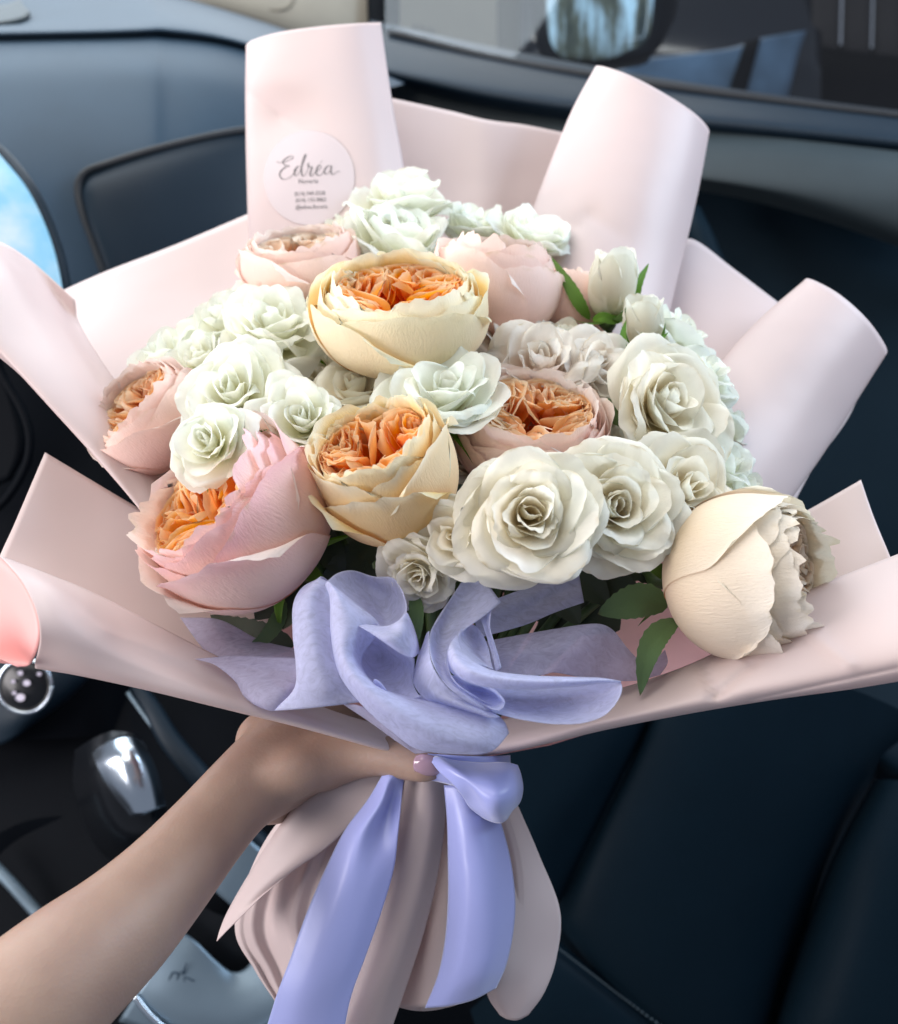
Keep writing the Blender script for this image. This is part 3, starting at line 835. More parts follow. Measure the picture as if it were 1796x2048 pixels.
# back fan, left
sheet('paper_sheet', [
    [(60, 612, .74), (200, 548, .745), (350, 490, .75), (520, 418, .755)],
    [(150, 700, .70), (260, 640, .71), (400, 590, .72), (560, 540, .73)],
    [(230, 830, .66), (330, 780, .67), (450, 720, .68), (620, 700, .69)],
    [(330, 1010, .60), (400, 980, .61), (500, 940, .62), (700, 900, .63)]], seed=2)
# centre back
sheet('paper_sheet', [
    [(740, 188, .79), (800, 200, .79), (900, 222, .79), (975, 240, .783), (1050, 250, .79), (1140, 268, .795)],
    [(740, 300, .78), (800, 310, .78), (900, 330, .775), (972, 345, .768), (1040, 350, .775), (1110, 360, .78)],
    [(740, 420, .77), (800, 420, .765), (900, 430, .76), (968, 435, .755), (1040, 440, .76), (1110, 440, .765)],
    [(740, 620, .74), (800, 620, .735), (900, 620, .73), (968, 620, .73), (1040, 620, .73), (1110, 620, .74)]], seed=3, nu=50)
# strip visible just beyond the top-left roll
sheet('paper_sheet', [
    [(585, 66, .80), (600, 62, .80), (630, 62, .80)], [(585, 300, .80), (610, 300, .80), (640, 300, .80)]], nu=6, nv=6, wob=0)
# right back pane
sheet('paper_sheet', [
    [(1300, 560, .73), (1345, 515, .74), (1382, 478, .745), (1470, 540, .73), (1560, 608, .71)],
    [(1240, 680, .70), (1300, 650, .705), (1380, 620, .70), (1460, 650, .69), (1520, 680, .68)],
    [(1200, 800, .66), (1280, 790, .66), (1360, 780, .655), (1440, 790, .645), (1500, 800, .64)],
    [(1180, 980, .60), (1280, 980, .60), (1360, 980, .59), (1440, 980, .585), (1520, 980, .58)]], seed=4)
# top-left roll (carries the sticker)
ROLL1 = [
    [(700, 60, .775), (600, 75, .79), (520, 95, .775), (494, 98, .752), (502, 82, .735), (560, 64, .718), (640, 53, .712), (710, 47, .716), (762, 45, .735)],
    [(700, 150, .77), (600, 160, .785), (518, 170, .768), (492, 170, .744), (503, 165, .722), (565, 158, .706), (650, 150, .700), (722, 146, .704), (775, 140, .722)],
    [(700, 240, .765), (600, 240, .775), (516, 245, .758), (492, 245, .734), (505, 242, .716), (570, 240, .706), (655, 236, .692), (735, 232, .694), (788, 225, .712)],
    [(700, 350, .755), (600, 350, .765), (518, 350, .748), (494, 350, .724), (508, 348, .706), (572, 345, .690), (660, 342, .682), (748, 340, .684), (808, 335, .702)],
    [(700, 470, .745), (610, 480, .75), (522, 485, .738), (500, 485, .714), (512, 482, .698), (575, 478, .682), (665, 472, .672), (760, 470, .676), (828, 470, .694)],
    [(700, 620, .72), (620, 620, .73), (545, 620, .72), (520, 620, .70), (535, 620, .685), (590, 615, .668), (675, 610, .66), (770, 610, .664), (840, 610, .68)]]
MARKS1 = [(496, 185, 560, 232, 20, .0022), (560, 232, 600, 256, 18, .0016), (592, 252, 600, 330, 26, -.001)]
sheet('paper_roll', ROLL1, nu=90, nv=70, wob=0.0008, seed=5, marks=MARKS1)
# top-right roll
ROLL2 = [
    [(1380, 270, .77), (1300, 200, .79), (1230, 150, .78), (1192, 134, .755), (1210, 134, .735), (1262, 152, .715), (1330, 188, .708), (1390, 228, .716), (1418, 262, .745), (1400, 275, .765)],
    [(1370, 350, .76), (1280, 300, .775), (1200, 240, .765), (1145, 222, .742), (1170, 225, .722), (1235, 246, .70), (1312, 282, .69), (1375, 322, .70), (1402, 352, .73), (1385, 360, .75)],
    [(1340, 440, .74), (1250, 400, .755), (1150, 350, .75), (1100, 330, .727), (1128, 335, .705), (1200, 356, .682), (1285, 390, .672), (1350, 425, .684), (1380, 452, .712), (1365, 460, .73)],
    [(1320, 540, .72), (1220, 500, .735), (1110, 450, .73), (1062, 432, .71), (1092, 438, .688), (1170, 462, .664), (1255, 500, .655), (1325, 532, .666), (1356, 548, .692), (1340, 556, .71)],
    [(1290, 660, .69), (1190, 620, .705), (1080, 570, .70), (1030, 550, .685), (1060, 560, .665), (1140, 585, .642), (1225, 620, .632), (1298, 650, .642), (1330, 660, .665), (1315, 670, .69)],
    [(1260, 800, .66), (1160, 760, .67), (1060, 720, .67), (1010, 700, .66), (1040, 705, .64), (1110, 730, .62), (1200, 760, .61), (1270, 780, .62), (1300, 790, .64), (1290, 800, .66)]]
sheet('paper_roll', ROLL2, nu=80, nv=60, wob=0.0010, seed=6, marks=[(1120, 480, 1180, 430, 30, .004), (1180, 430, 1240, 470, 26, .002)])
# right roll
ROLL3 = [
    [(1740, 720, .69), (1690, 650, .70), (1640, 590, .69), (1612, 560, .665), (1630, 562, .645), (1680, 590, .63), (1735, 640, .628), (1772, 695, .645), (1768, 715, .67)],
    [(1700, 830, .67), (1630, 760, .68), (1560, 690, .67), (1515, 645, .648), (1540, 650, .628), (1600, 690, .61), (1660, 745, .608), (1706, 800, .625), (1700, 820, .65)],
    [(1630, 930, .65), (1560, 870, .66), (1480, 790, .65), (1432, 740, .63), (1460, 745, .61), (1520, 790, .59), (1590, 850, .588), (1640, 905, .605), (1632, 925, .63)],
    [(1570, 1040, .62), (1490, 980, .63), (1400, 900, .62), (1350, 860, .605), (1380, 865, .585), (1440, 905, .565), (1510, 965, .563), (1565, 1012, .58), (1560, 1030, .60)],
    [(1500, 1160, .59), (1430, 1110, .60), (1350, 1040, .59), (1290, 1000, .58), (1320, 1005, .56), (1390, 1045, .54), (1450, 1095, .54), (1500, 1130, .555), (1498, 1150, .575)]]
sheet('paper_roll', ROLL3, nu=70, nv=50, wob=0.0008, seed=7)
# left roll
ROLL4 = [
    [(150, 600, .64), (60, 520, .65), (-10, 480, .63), (-80, 470, .60), (-140, 490, .57), (-160, 540, .555), (-160, 590, .56)],
    [(160, 650, .64), (110, 600, .64), (62, 570, .62), (10, 545, .59), (-50, 560, .56), (-70, 620, .545), (-60, 670, .55)],
    [(215, 740, .62), (160, 690, .615), (118, 660, .595), (70, 650, .57), (25, 670, .55), (10, 710, .54), (35, 745, .55)],
    [(290, 840, .60), (228, 790, .59), (186, 760, .575), (140, 752, .555), (105, 770, .54), (95, 805, .533), (125, 840, .545)],
    [(340, 920, .58), (280, 880, .57), (240, 850, .56), (205, 845, .545), (180, 865, .533), (180, 900, .53), (212, 935, .54)],
    [(380, 1010, .565), (340, 980, .555), (305, 950, .545), (275, 945, .535), (258, 965, .528), (265, 1000, .525), (300, 1035, .535)],
    [(430, 1110, .55), (400, 1090, .54), (370, 1065, .535), (345, 1060, .525), (335, 1080, .52), (345, 1105, .52), (380, 1130, .525)]]
sheet('paper_roll', ROLL4, nu=50, nv=50, wob=0.0008, seed=8)
# lower-left pane
sheet('paper_sheet', [
    [(90, 905, .55), (190, 965, .55), (300, 1030, .55), (420, 1100, .55), (560, 1200, .55)],
    [(60, 975, .535), (170, 1030, .54), (290, 1095, .545), (410, 1170, .55), (540, 1260, .55)],
    [(28, 1050, .52), (145, 1110, .525), (270, 1180, .53), (400, 1250, .535), (540, 1320, .54)],
    [(-10, 1140, .505), (120, 1190, .505), (260, 1260, .51), (400, 1330, .52), (540, 1390, .53)],
    [(-20, 1230, .49), (130, 1270, .49), (270, 1330, .50), (400, 1390, .51), (540, 1440, .52)]], seed=9)
# lower-right pane
sheet('paper_sheet', [
    [(1500, 1080, .56), (1620, 1018, .55), (1722, 960, .545)],
    [(1500, 1160, .545), (1640, 1110, .535), (1748, 1035, .53)],
    [(1500, 1250, .53), (1650, 1210, .52), (1785, 1125, .51)],
    [(1500, 1330, .52), (1660, 1300, .505), (1820, 1220, .50)]], seed=10)
# interior floor of the cone
sheet('paper_sheet', [
    [(420, 1130, .60), (700, 1050, .66), (1000, 1000, .68), (1300, 1050, .66), (1560, 1120, .60)],
    [(400, 1260, .56), (650, 1230, .60), (950, 1220, .62), (1250, 1230, .60), (1560, 1250, .555)],
    [(480, 1370, .53), (680, 1370, .56), (900, 1370, .57), (1150, 1360, .56), (1500, 1330, .525)],
    [(620, 1450, .52), (740, 1465, .54), (880, 1470, .545), (1050, 1450, .54), (1350, 1410, .51)],
    [(780, 1520, .515), (830, 1530, .525), (880, 1535, .53), (940, 1520, .525), (1100, 1490, .51)]], 'paper_in', seed=11)
# front collar, left half
sheet('front_collar', [
    [(0, 1112, .455), (90, 1146, .458), (200, 1192, .462), (390, 1290, .47), (500, 1345, .48), (660, 1420, .49), (840, 1470, .50)],
    [(42, 1160, .44), (110, 1180, .442), (230, 1250, .452), (400, 1335, .462), (520, 1380, .470), (680, 1440, .482), (845, 1488, .495)],
    [(72, 1220, .43), (130, 1235, .433), (260, 1300, .446), (410, 1362, .458), (540, 1402, .466), (690, 1452, .477), (850, 1500, .492)],
    [(80, 1275, .428), (150, 1292, .431), (280, 1340, .442), (430, 1390, .452), (560, 1424, .461), (700, 1466, .472), (855, 1512, .49)],
    [(70, 1330, .437), (160, 1346, .437), (300, 1378, .446), (450, 1416, .455), (580, 1448, .463), (720, 1486, .474), (862, 1526, .491)],
    [(76, 1334, .46), (170, 1350, .46), (305, 1380, .468), (455, 1417, .475), (590, 1450, .48), (725, 1488, .489), (866, 1528, .50)],
    [(90, 1320, .48), (180, 1336, .48), (310, 1366, .488), (460, 1404, .494), (600, 1440, .50), (730, 1480, .506), (866, 1524, .512)]], nu=90, nv=60, wob=0.001, seed=12, marks=[(165, 1225, 210, 1262, 14, -.0008), (210, 1262, 330, 1305, 14, -.0009), (330, 1305, 520, 1370, 18, -.0006)])
# pink inside of the collar roll at the far left
sheet('roll_lining', [
    [(-160, 1060, .47), (-80, 1082, .465), (-1, 1112, .456)],
    [(-160, 1140, .475), (-60, 1150, .47), (43, 1160, .4415)],
    [(-160, 1220, .475), (-50, 1225, .47), (73, 1220, .4315)],
    [(-160, 1260, .47), (-50, 1280, .463), (80, 1275, .4295)],
    [(-160, 1280, .455), (-40, 1320, .448), (62, 1326, .435)],
    [(-160, 1250, .435), (-60, 1290, .428), (36, 1334, .428)]], 'paper_in', nu=30, nv=40, wob=0.0)
# front collar, right half
sheet('front_collar', [
    [(846, 1470, .50), (1000, 1440, .495), (1150, 1400, .49), (1290, 1362, .485), (1440, 1300, .48), (1600, 1190, .475), (1830, 1095, .465)],
    [(850, 1488, .492), (1010, 1460, .484), (1180, 1420, .474), (1330, 1375, .466), (1480, 1318, .456), (1640, 1240, .448), (1830, 1180, .438)],
    [(856, 1502, .486), (1020, 1474, .476), (1200, 1434, .464), (1360, 1396, .452), (1520, 1350, .441), (1680, 1300, .431), (1830, 1262, .422)],
    [(862, 1516, .484), (1030, 1488, .473), (1210, 1446, .460), (1380, 1412, .447), (1540, 1378, .436), (1690, 1350, .427), (1830, 1322, .418)],
    [(866, 1526, .487), (1035, 1498, .477), (1215, 1456, .465), (1390, 1422, .453), (1545, 1396, .443), (1700, 1374, .435), (1830, 1352, .428)],
    [(868, 1527, .50), (1036, 1499, .49), (1218, 1457, .48), (1394, 1423, .47), (1550, 1397, .462), (1700, 1376, .455), (1830, 1354, .45)],
    [(868, 1520, .51), (1036, 1490, .505), (1218, 1446, .50), (1394, 1410, .49), (1550, 1380, .483), (1700, 1356, .475), (1830, 1330, .47)]], nu=90, nv=60, wob=0.001, seed=13, marks=[(1400, 1330, 1432, 1392, 9, .004), (1432, 1392, 1500, 1330, 10, .003), (1500, 1400, 1800, 1335, 5, .002), (1600, 1250, 1700, 1330, 14, -.002)])
# tail below the hand: pleated skirt
def skirt(rows_px, name, seed, amp=0.012, folds=5, nu=80, nv=40):
    """gathered paper: pleats tight at the grip, opening towards the hem"""
    S = samples(rows_px, nu, nv)
    r = np.random.RandomState(seed)
    U, Vv = np.meshgrid(np.linspace(0, 1, nu + 1), np.linspace(0, 1, nv + 1))
    ph = r.uniform(0, 6.28, 3)
    w1 = np.abs(((U * folds + ph[0] + 0.15 * Vv) % 1) - 0.5) * 2
    w2 = np.abs(((U * folds * 2.3 + ph[1] - 0.2 * Vv) % 1) - 0.5) * 2
    S[..., 2] += amp * (0.25 + 0.75 * np.sin(np.clip(Vv * 1.3, 0, 1) * PI / 2)) * (w1 ** 0.8 + 0.35 * w2 - 0.6)
    V = to_world(S)
    o = mesh_obj(name, V, grid_faces(nu, nv), M['paper'], None, np.stack([U.ravel(), Vv.ravel()], 1))
    m = o.modifiers.new('thickness', 'SOLIDIFY'); m.thickness = TH; m.offset = 0
    return under(wrap, o)


skirt([
    [(740, 1505, .52), (770, 1505, .51), (800, 1508, .505), (850, 1510, .50)],
    [(600, 1600, .53), (680, 1590, .515), (750, 1580, .505), (830, 1570, .50)],
    [(520, 1700, .54), (620, 1690, .52), (710, 1680, .505), (815, 1660, .50)],
    [(470, 1850, .55), (570, 1840, .53), (670, 1830, .51), (790, 1800, .50)],
    [(510, 1940, .55), (600, 1950, .53), (690, 1940, .51), (770, 1930, .50)],
    [(556, 2010, .55), (620, 2052, .53), (690, 2090, .515), (750, 2100, .505)]], 'tail_pleat', 21, amp=0.010, folds=3)
skirt([
    [(850, 1530, .515), (880, 1530, .507), (920, 1535, .505), (980, 1550, .515)],
    [(840, 1660, .52), (890, 1660, .509), (950, 1660, .507), (1030, 1665, .52)],
    [(800, 1790, .52), (870, 1790, .510), (950, 1785, .508), (1050, 1780, .525)],
    [(770, 1920, .52), (850, 1925, .510), (940, 1915, .508), (1040, 1890, .525)],
    [(750, 2000, .52), (840, 2022, .511), (930, 2004, .51), (1010, 1960, .525)]], 'tail_pleat', 22, amp=0.010, folds=3)
sheet('tail_flap', [
    [(770, 1500, .50), (760, 1510, .497), (780, 1520, .495), (800, 1530, .496)],
    [(640, 1575, .515), (620, 1590, .505), (680, 1590, .497), (760, 1580, .494)],
    [(570, 1640, .525), (560, 1660, .51), (620, 1665, .50), (720, 1630, .494)],
    [(500, 1745, .53), (500, 1760, .515), (545, 1750, .505), (660, 1690, .497)],
    [(452, 1830, .525), (450, 1845, .518), (490, 1815, .51), (585, 1742, .502)],
    [(434, 1882, .515), (436, 1880, .513), (460, 1855, .51), (520, 1795, .506)]], nu=30, nv=40, wob=0.0006, seed=15)
sheet('tail_pleat', [
    [(812, 1540, .492), (840, 1540, .486), (870, 1540, .484), (890, 1545, .49)],
    [(800, 1640, .492), (830, 1640, .484), (862, 1640, .482), (890, 1640, .492)],
    [(770, 1760, .492), (800, 1765, .484), (838, 1765, .482), (872, 1765, .493)],
    [(730, 1880, .492), (765, 1890, .484), (805, 1890, .483), (840, 1890, .495)],
    [(670, 2040, .492), (700, 2050, .484), (745, 2055, .484), (782, 2060, .496)],
    [(650, 2100, .492), (685, 2110, .485), (730, 2110, .485), (765, 2110, .497)]], nu=30, nv=40, wob=0.0008, seed=16)
sheet('tail_pleat', [
    [(855, 1545, .505), (870, 1545, .50), (885, 1545, .497), (900, 1550, .495), (920, 1555, .50)],
    [(860, 1660, .510), (870, 1660, .505), (882, 1660, .502), (910, 1660, .495), (940, 1665, .50)],
    [(830, 1780, .515), (850, 1780, .51), (880, 1780, .50), (915, 1780, .495), (960, 1780, .50)],
    [(790, 1920, .515), (820, 1920, .51), (860, 1920, .50), (910, 1915, .495), (960, 1900, .50)],
    [(755, 2005, .515), (800, 2014, .51), (850, 2014, .50), (895, 2008, .497), (960, 1985, .505)]], nu=30, nv=40, wob=0.0008, seed=17)
sheet('tail_pleat', [
    [(900, 1560, .525), (950, 1570, .52), (990, 1580, .525), (1035, 1610, .535)],
    [(920, 1700, .53), (970, 1690, .52), (1020, 1690, .525), (1078, 1710, .54)],
    [(940, 1830, .53), (990, 1820, .52), (1050, 1815, .525), (1120, 1822, .54)],
    [(960, 1920, .53), (1000, 1920, .52), (1050, 1920, .525), (1112, 1918, .54)],
    [(975, 1990, .53), (1000, 1990, .523), (1045, 1990, .527), (1088, 1985, .537)],
    [(1000, 2030, .53), (1015, 2038, .527), (1035, 2040, .53), (1056, 2030, .535)]], nu=30, nv=40, wob=0.001, seed=18)

# ---------------------------------------------------------------- sticker
S1 = samples(ROLL1, 90, 70)
crease(S1, MARKS1)
_r = np.random.RandomState(5)
U, Vv = np.meshgrid(np.linspace(0, 1, 91), np.linspace(0, 1, 71))
for _ in range(5):
    a_, b_, ph_ = _r.uniform(2, 11), _r.uniform(2, 11), _r.uniform(0, 6.28)
    S1[..., 2] += 0.0008 * np.sin(a_ * U + b_ * Vv + ph_) / 2
Sq = S1[:, 39:, :].reshape(-1, 3)


def on_roll(px, py, off):
    q = np.stack([np.asarray(px, float).ravel(), np.asarray(py, float).ravel()], 1)
    d = np.empty(len(q))
    for i, (x, y) in enumerate(q):
        dd = (Sq[:, 0] - x) ** 2 + (Sq[:, 1] - y) ** 2
        j = np.argsort(dd)[:6]
        A = np.c_[Sq[j, 0] - x, Sq[j, 1] - y, np.ones(6)]
        d[i] = np.linalg.lstsq(A, Sq[j, 2], rcond=None)[0][2]
    return np.c_[q, d - off]


st = thing('sticker', 'round frosted sticker printed with the florist name on the top left paper roll', 'sticker', P(618, 355, .69))
bpy.context.view_layer.update()
cx, cy, rx, ry = 618, 355, 91, 95
qq = np.linspace(0.001, 1, 9); aa = np.linspace(0, 2 * PI, 49)
QX = cx + rx * np.outer(qq, np.cos(aa)); QY = cy + ry * np.outer(qq, np.sin(aa))
sv = to_world(on_roll(QX, QY, 0.0009))
so = under(st, mesh_obj('sticker_disc', sv, grid_faces(48, 8), M['sticker']))
# hand-written name, traced as strokes with swelling width (photo pixels)
ZS = 240 / 1792.0


def zz(pts):
    return [(500 + x * ZS, 240 + y * ZS) for x, y in pts]


strokes = [
    ([(400, 625), (450, 632), (520, 622), (600, 590), (645, 560), (630, 535), (580, 545), (510, 590), (490, 630), (520, 670), (585, 688), (530, 700), (460, 760), (440, 820), (470, 872), (530, 882), (600, 850), (650, 800), (700, 740)], 12),
    ([(745, 690), (700, 700), (660, 760), (665, 820), (700, 825), (745, 760), (780, 660), (835, 530), (820, 520), (790, 600), (765, 720), (775, 820), (810, 830), (850, 760), (870, 690)], 12),
    ([(870, 640), (868, 690), (890, 700), (920, 700), (905, 760), (895, 820), (925, 835), (960, 790), (990, 750)], 13),
    ([(985, 770), (1040, 730), (1060, 690), (1035, 670), (1000, 710), (985, 780), (1010, 825), (1060, 815), (1110, 750)], 12),
    ([(1045, 640), (1075, 610)], 10),
    ([(1200, 680), (1150, 690), (1110, 750), (1120, 800), (1160, 800), (1205, 740), (1215, 680), (1205, 760), (1230, 812), (1270, 795), (1300, 770), (1345, 770)], 12)]
Vt = []; Ft = []
for pts, wd in strokes:
    p = cr(np.array(zz(pts)), len(pts) * 8)
    t = np.gradient(p, axis=0); nrm = np.stack([-t[:, 1], t[:, 0]], 1); nrm /= np.linalg.norm(nrm, axis=1)[:, None] + 1e-9
    down = np.clip(t[:, 1] / (np.linalg.norm(t, axis=1) + 1e-9), 0, 1)
    ww = (wd * (0.45 + 0.75 * down) * ZS * 0.62)
    k0 = len(Vt)
    for i in range(len(p)):
        Vt.append(p[i] - nrm[i] * ww[i]); Vt.append(p[i] + nrm[i] * ww[i])
    for i in range(len(p) - 1):
        Ft.append((k0 + 2 * i, k0 + 2 * i + 1, k0 + 2 * i + 3, k0 + 2 * i + 2))
Vt = np.array(Vt)
under(st, mesh_obj('lettering', to_world(on_roll(Vt[:, 0], Vt[:, 1], 0.0014)), Ft, M['ink'], smooth=False))


def print_line(txt, x0, x1, ybase, h, slope):
    cu = bpy.data.curves.new('t', 'FONT'); cu.body = txt; cu.size = 1.0; cu.resolution_u = 2
    o = bpy.data.objects.new('t', cu); C.objects.link(o)
    dg = bpy.context.evaluated_depsgraph_get()
    me = bpy.data.meshes.new_from_object(o.evaluated_get(dg))
    V = np.array([v.co[:2] for v in me.vertices]); F = [tuple(p.vertices) for p in me.polygons]
    bpy.data.objects.remove(o)
    V[:, 0] = (V[:, 0] - V[:, 0].min()) / (V[:, 0].max() - V[:, 0].min())
    hh = V[:, 1] / 0.72
    px = x0 + V[:, 0] * (x1 - x0); py = ybase - hh * h + (px - x0) * slope
    under(st, mesh_obj('lettering', to_world(on_roll(px, py, 0.0014)), F, M['ink'], smooth=False))


print_line('Florería', 597, 636, 366.5, 8.5, -0.03)
print_line('(614) 549-5528', 589, 650, 391, 8, -0.03)
print_line('(614) 133-9862', 591, 652, 404, 8, -0.03)
print_line('@edrea.floreria', 591, 655, 418, 8, -0.03)
#MARK_ROSES
# ================================================================== ROSES
def petal_grid(nu, nv, R, az, r0, z0, Lg, th, Wd, wrapk, ruff=0.04, rfreq=6, jag=0.0, roundness=0.3, curl=0.0,
               rr=rng, taper=0.45, notch=0.0, spir=0.05, frill=0.0, cut=1.0, tiltside=0.0, point=0.0, twist=0.0, crease=0.0, rpow=2.2, outw=False):
    """th=(t0,t1,t2) degrees from the axis; lengths as fractions of R"""
    u = np.linspace(-1, 1, nu + 1); v = np.linspace(0, 1, nv + 1)
    U, V = np.meshgrid(u, v)
    # rounded top: shorter at the sides
    edge = 1 - roundness * np.abs(U) ** 2.4 - notch * np.exp(-(U / 0.12) ** 2) - point * np.abs(U)
    jg = np.zeros_like(u)
    if jag:
        for f, am in ((7, .5), (15, .5), (27, .6), (43, .4)):
            jg += am * np.sin(f * u + rr.uniform(0, 6.28))
        edge = edge + jag * jg[None, :]
    if frill:
        fq = rr.uniform(9, 14); p1, p2 = rr.uniform(0, 6.28, 2)
        edge = edge + frill * (np.abs(np.sin(fq * U / 2 + p1)) + 0.6 * np.abs(np.sin(fq * U + p2)) - 0.9) * V ** 4
    VE = V * edge * cut
    t0, t1, t2 = [math.radians(x) for x in th]
    vs = np.linspace(0, 1.25, 64)
    ths = t0 * (1 - vs) * (1 - 2 * vs) + t1 * 4 * vs * (1 - vs) + t2 * vs * (2 * vs - 1)
    rs = r0 + np.concatenate([[0], np.cumsum(np.sin((ths[1:] + ths[:-1]) / 2))]) * (vs[1]) * Lg
    zs = z0 + np.concatenate([[0], np.cumsum(np.cos((ths[1:] + ths[:-1]) / 2))]) * (vs[1]) * Lg
    r = np.interp(VE, vs, rs); z = np.interp(VE, vs, zs); tt = np.interp(VE, vs, ths)
    wf = (taper + (1 - taper) * np.sin(np.clip(V * 1.25, 0, 1) * PI / 2)) * np.where(V > 0.8, 1 - 0.22 * ((V - 0.8) / 0.2) ** 2 * (1 if point == 0 else 4), 1)
    s = U * Wd * wf
    rho = np.maximum(np.abs(r) * wrapk, 0.10)
    ang = np.clip(s / rho, -2.6, 2.6)
    lat = rho * np.sin(ang); inw = rho * (1 - np.cos(ang))
    # ruffles; 'outw' keeps them on the outer side so that nested petals stay clear of one another
    amp = ruff * V ** rpow * (0.35 + 0.65 * np.abs(U) ** 1.2 + 0.25)
    ph = rr.uniform(0, 6.28, 4)
    wav = np.sin(rfreq * U + ph[0]) + 0.6 * np.sin(rfreq * 1.9 * U + 2 * V + ph[1]) + 0.35 * np.sin(rfreq * 3.7 * U - 2.6 * V + ph[2])
    if outw:
        wav = (wav + 1.5) * 0.55 * np.clip(0.62 + 0.5 * U, 0.12, 1.0)
    low = (0.0 if outw else 1.0) * 0.6 * ruff * np.sin(2.1 * U + 1.5 * V + ph[3]) * V ** max(1.0, rpow - 1.2)
    # side + tip curl outwards
    cl = curl * (np.clip(U, 0, 1) ** 4 * V ** 1.5 + np.clip((V - 0.82) / 0.18, 0, 1) ** 2 * 0.9)
    dn = amp * wav + low + cl + spir * U * V ** 0.5
    nr, nz = np.cos(tt), -np.sin(tt)            # outward normal of the profile
    rad = r - inw + dn * nr
    zz_ = z + dn * nz + 0.5 * amp * np.sin(rfreq * 1.3 * U + ph[1]) + tiltside * U * V
    zz_ = zz_ + crease * np.abs(U) * V
    az = az + twist * V ** 1.3
    ca, sa = np.cos(az), np.sin(az)
    X = rad * ca - lat * sa; Y = rad * sa + lat * ca
    P3 = np.stack([X.ravel(), Y.ravel(), zz_.ravel()], 1) * R
    uv = np.stack([(U.ravel() + 1) / 2, V.ravel()], 1)
    return P3, uv


_rot_cache = {}


def frame(face, roll=0.0):
    z = D(*face)
    up = Vector((0, 0, 1)) if abs(z.z) < 0.95 else Vector((0, 1, 0))
    x = up.cross(z).normalized(); y = z.cross(x)
    Rm = Matrix((x, y, z)).transposed()
    return Rm @ Matrix.Rotation(roll, 3, 'Z')


def add_petal(root, mat, nu, nv, R, name='petal', squash=(1, 1, 1), off=(0, 0, 0), flip=True, **k):
    Vp, uv = petal_grid(nu, nv, R, **k)
    Vp = Vp * np.array(squash) + np.array(off) * R
    o = mesh_obj(name, Vp, grid_faces(nu, nv), mat, None, uv)
    o.parent = root
    return o


def normalise(root, R, pct=96):
    """bring the widest reach of the petals to exactly R"""
    best = 0
    data = []
    for o in root.children:
        co = np.empty(len(o.data.vertices) * 3); o.data.vertices.foreach_get('co', co)
        co = co.reshape(-1, 3); data.append((o, co))
        best = max(best, np.percentile(np.hypot(co[:, 0], co[:, 1]), pct))
    f = R / best
    for o, co in data:
        o.data.vertices.foreach_set('co', (co * f).ravel())
    return f


STEM_END = Pn(868, 1560, .515)


def add_base(root, R, rot, loc, n=5, sw=0.13, sep_th=(95, 110, 140), sl=0.9, stem=True, bend=0.25, sr=0.0028, rr=rng, hip=0.16):
    a0 = rr.uniform(0, 6.28)
    for k in range(n):
        add_petal(root, M['sepal'], 6, 10, R, name='sepal', az=a0 + k * 2 * PI / n, r0=0.06, z0=0.0, Lg=sl * rr.uniform(.8, 1.1), th=[t + rr.uniform(-15, 15) for t in sep_th], Wd=sw, wrapk=2, ruff=0.03, rfreq=3, roundness=0.0, taper=0.9, point=0.0, curl=-0.02, rr=rr)
    # taper sepals to points handled below
    for o in list(root.children):
        if o.name.startswith('sepal'):
            me = o.data
            co = np.empty(len(me.vertices) * 3); me.vertices.foreach_get('co', co); co = co.reshape(11, 7, 3)
            mid = co[:, 3:4, :]
            f = (1 - np.linspace(0, 1, 11) ** 1.4).reshape(-1, 1, 1) * 0.97 + 0.03
            co = mid + (co - mid) * f
            me.vertices.foreach_set('co', co.ravel())
    # rose hip + stem, in local space of the head
    inv = (Matrix.Translation(loc) @ rot.to_4x4()).inverted()
    end = np.array(inv @ Vector(STEM_END))
    if stem:
        p0 = np.array([0, 0, 0.02 * R]); p1 = np.array([0, 0, -R * 0.7]); p3 = end; p2 = p1 * 0.4 + end * 0.6 + np.array([0, 0, -bend * R])
        pts = np.array([p0, p1 * 0.3, p1, p2, p3])
        tube('stem', pts, [hip * R * 0.9, hip * R, sr, sr, sr], M['stem'], root, n=26, sides=8, world=True)


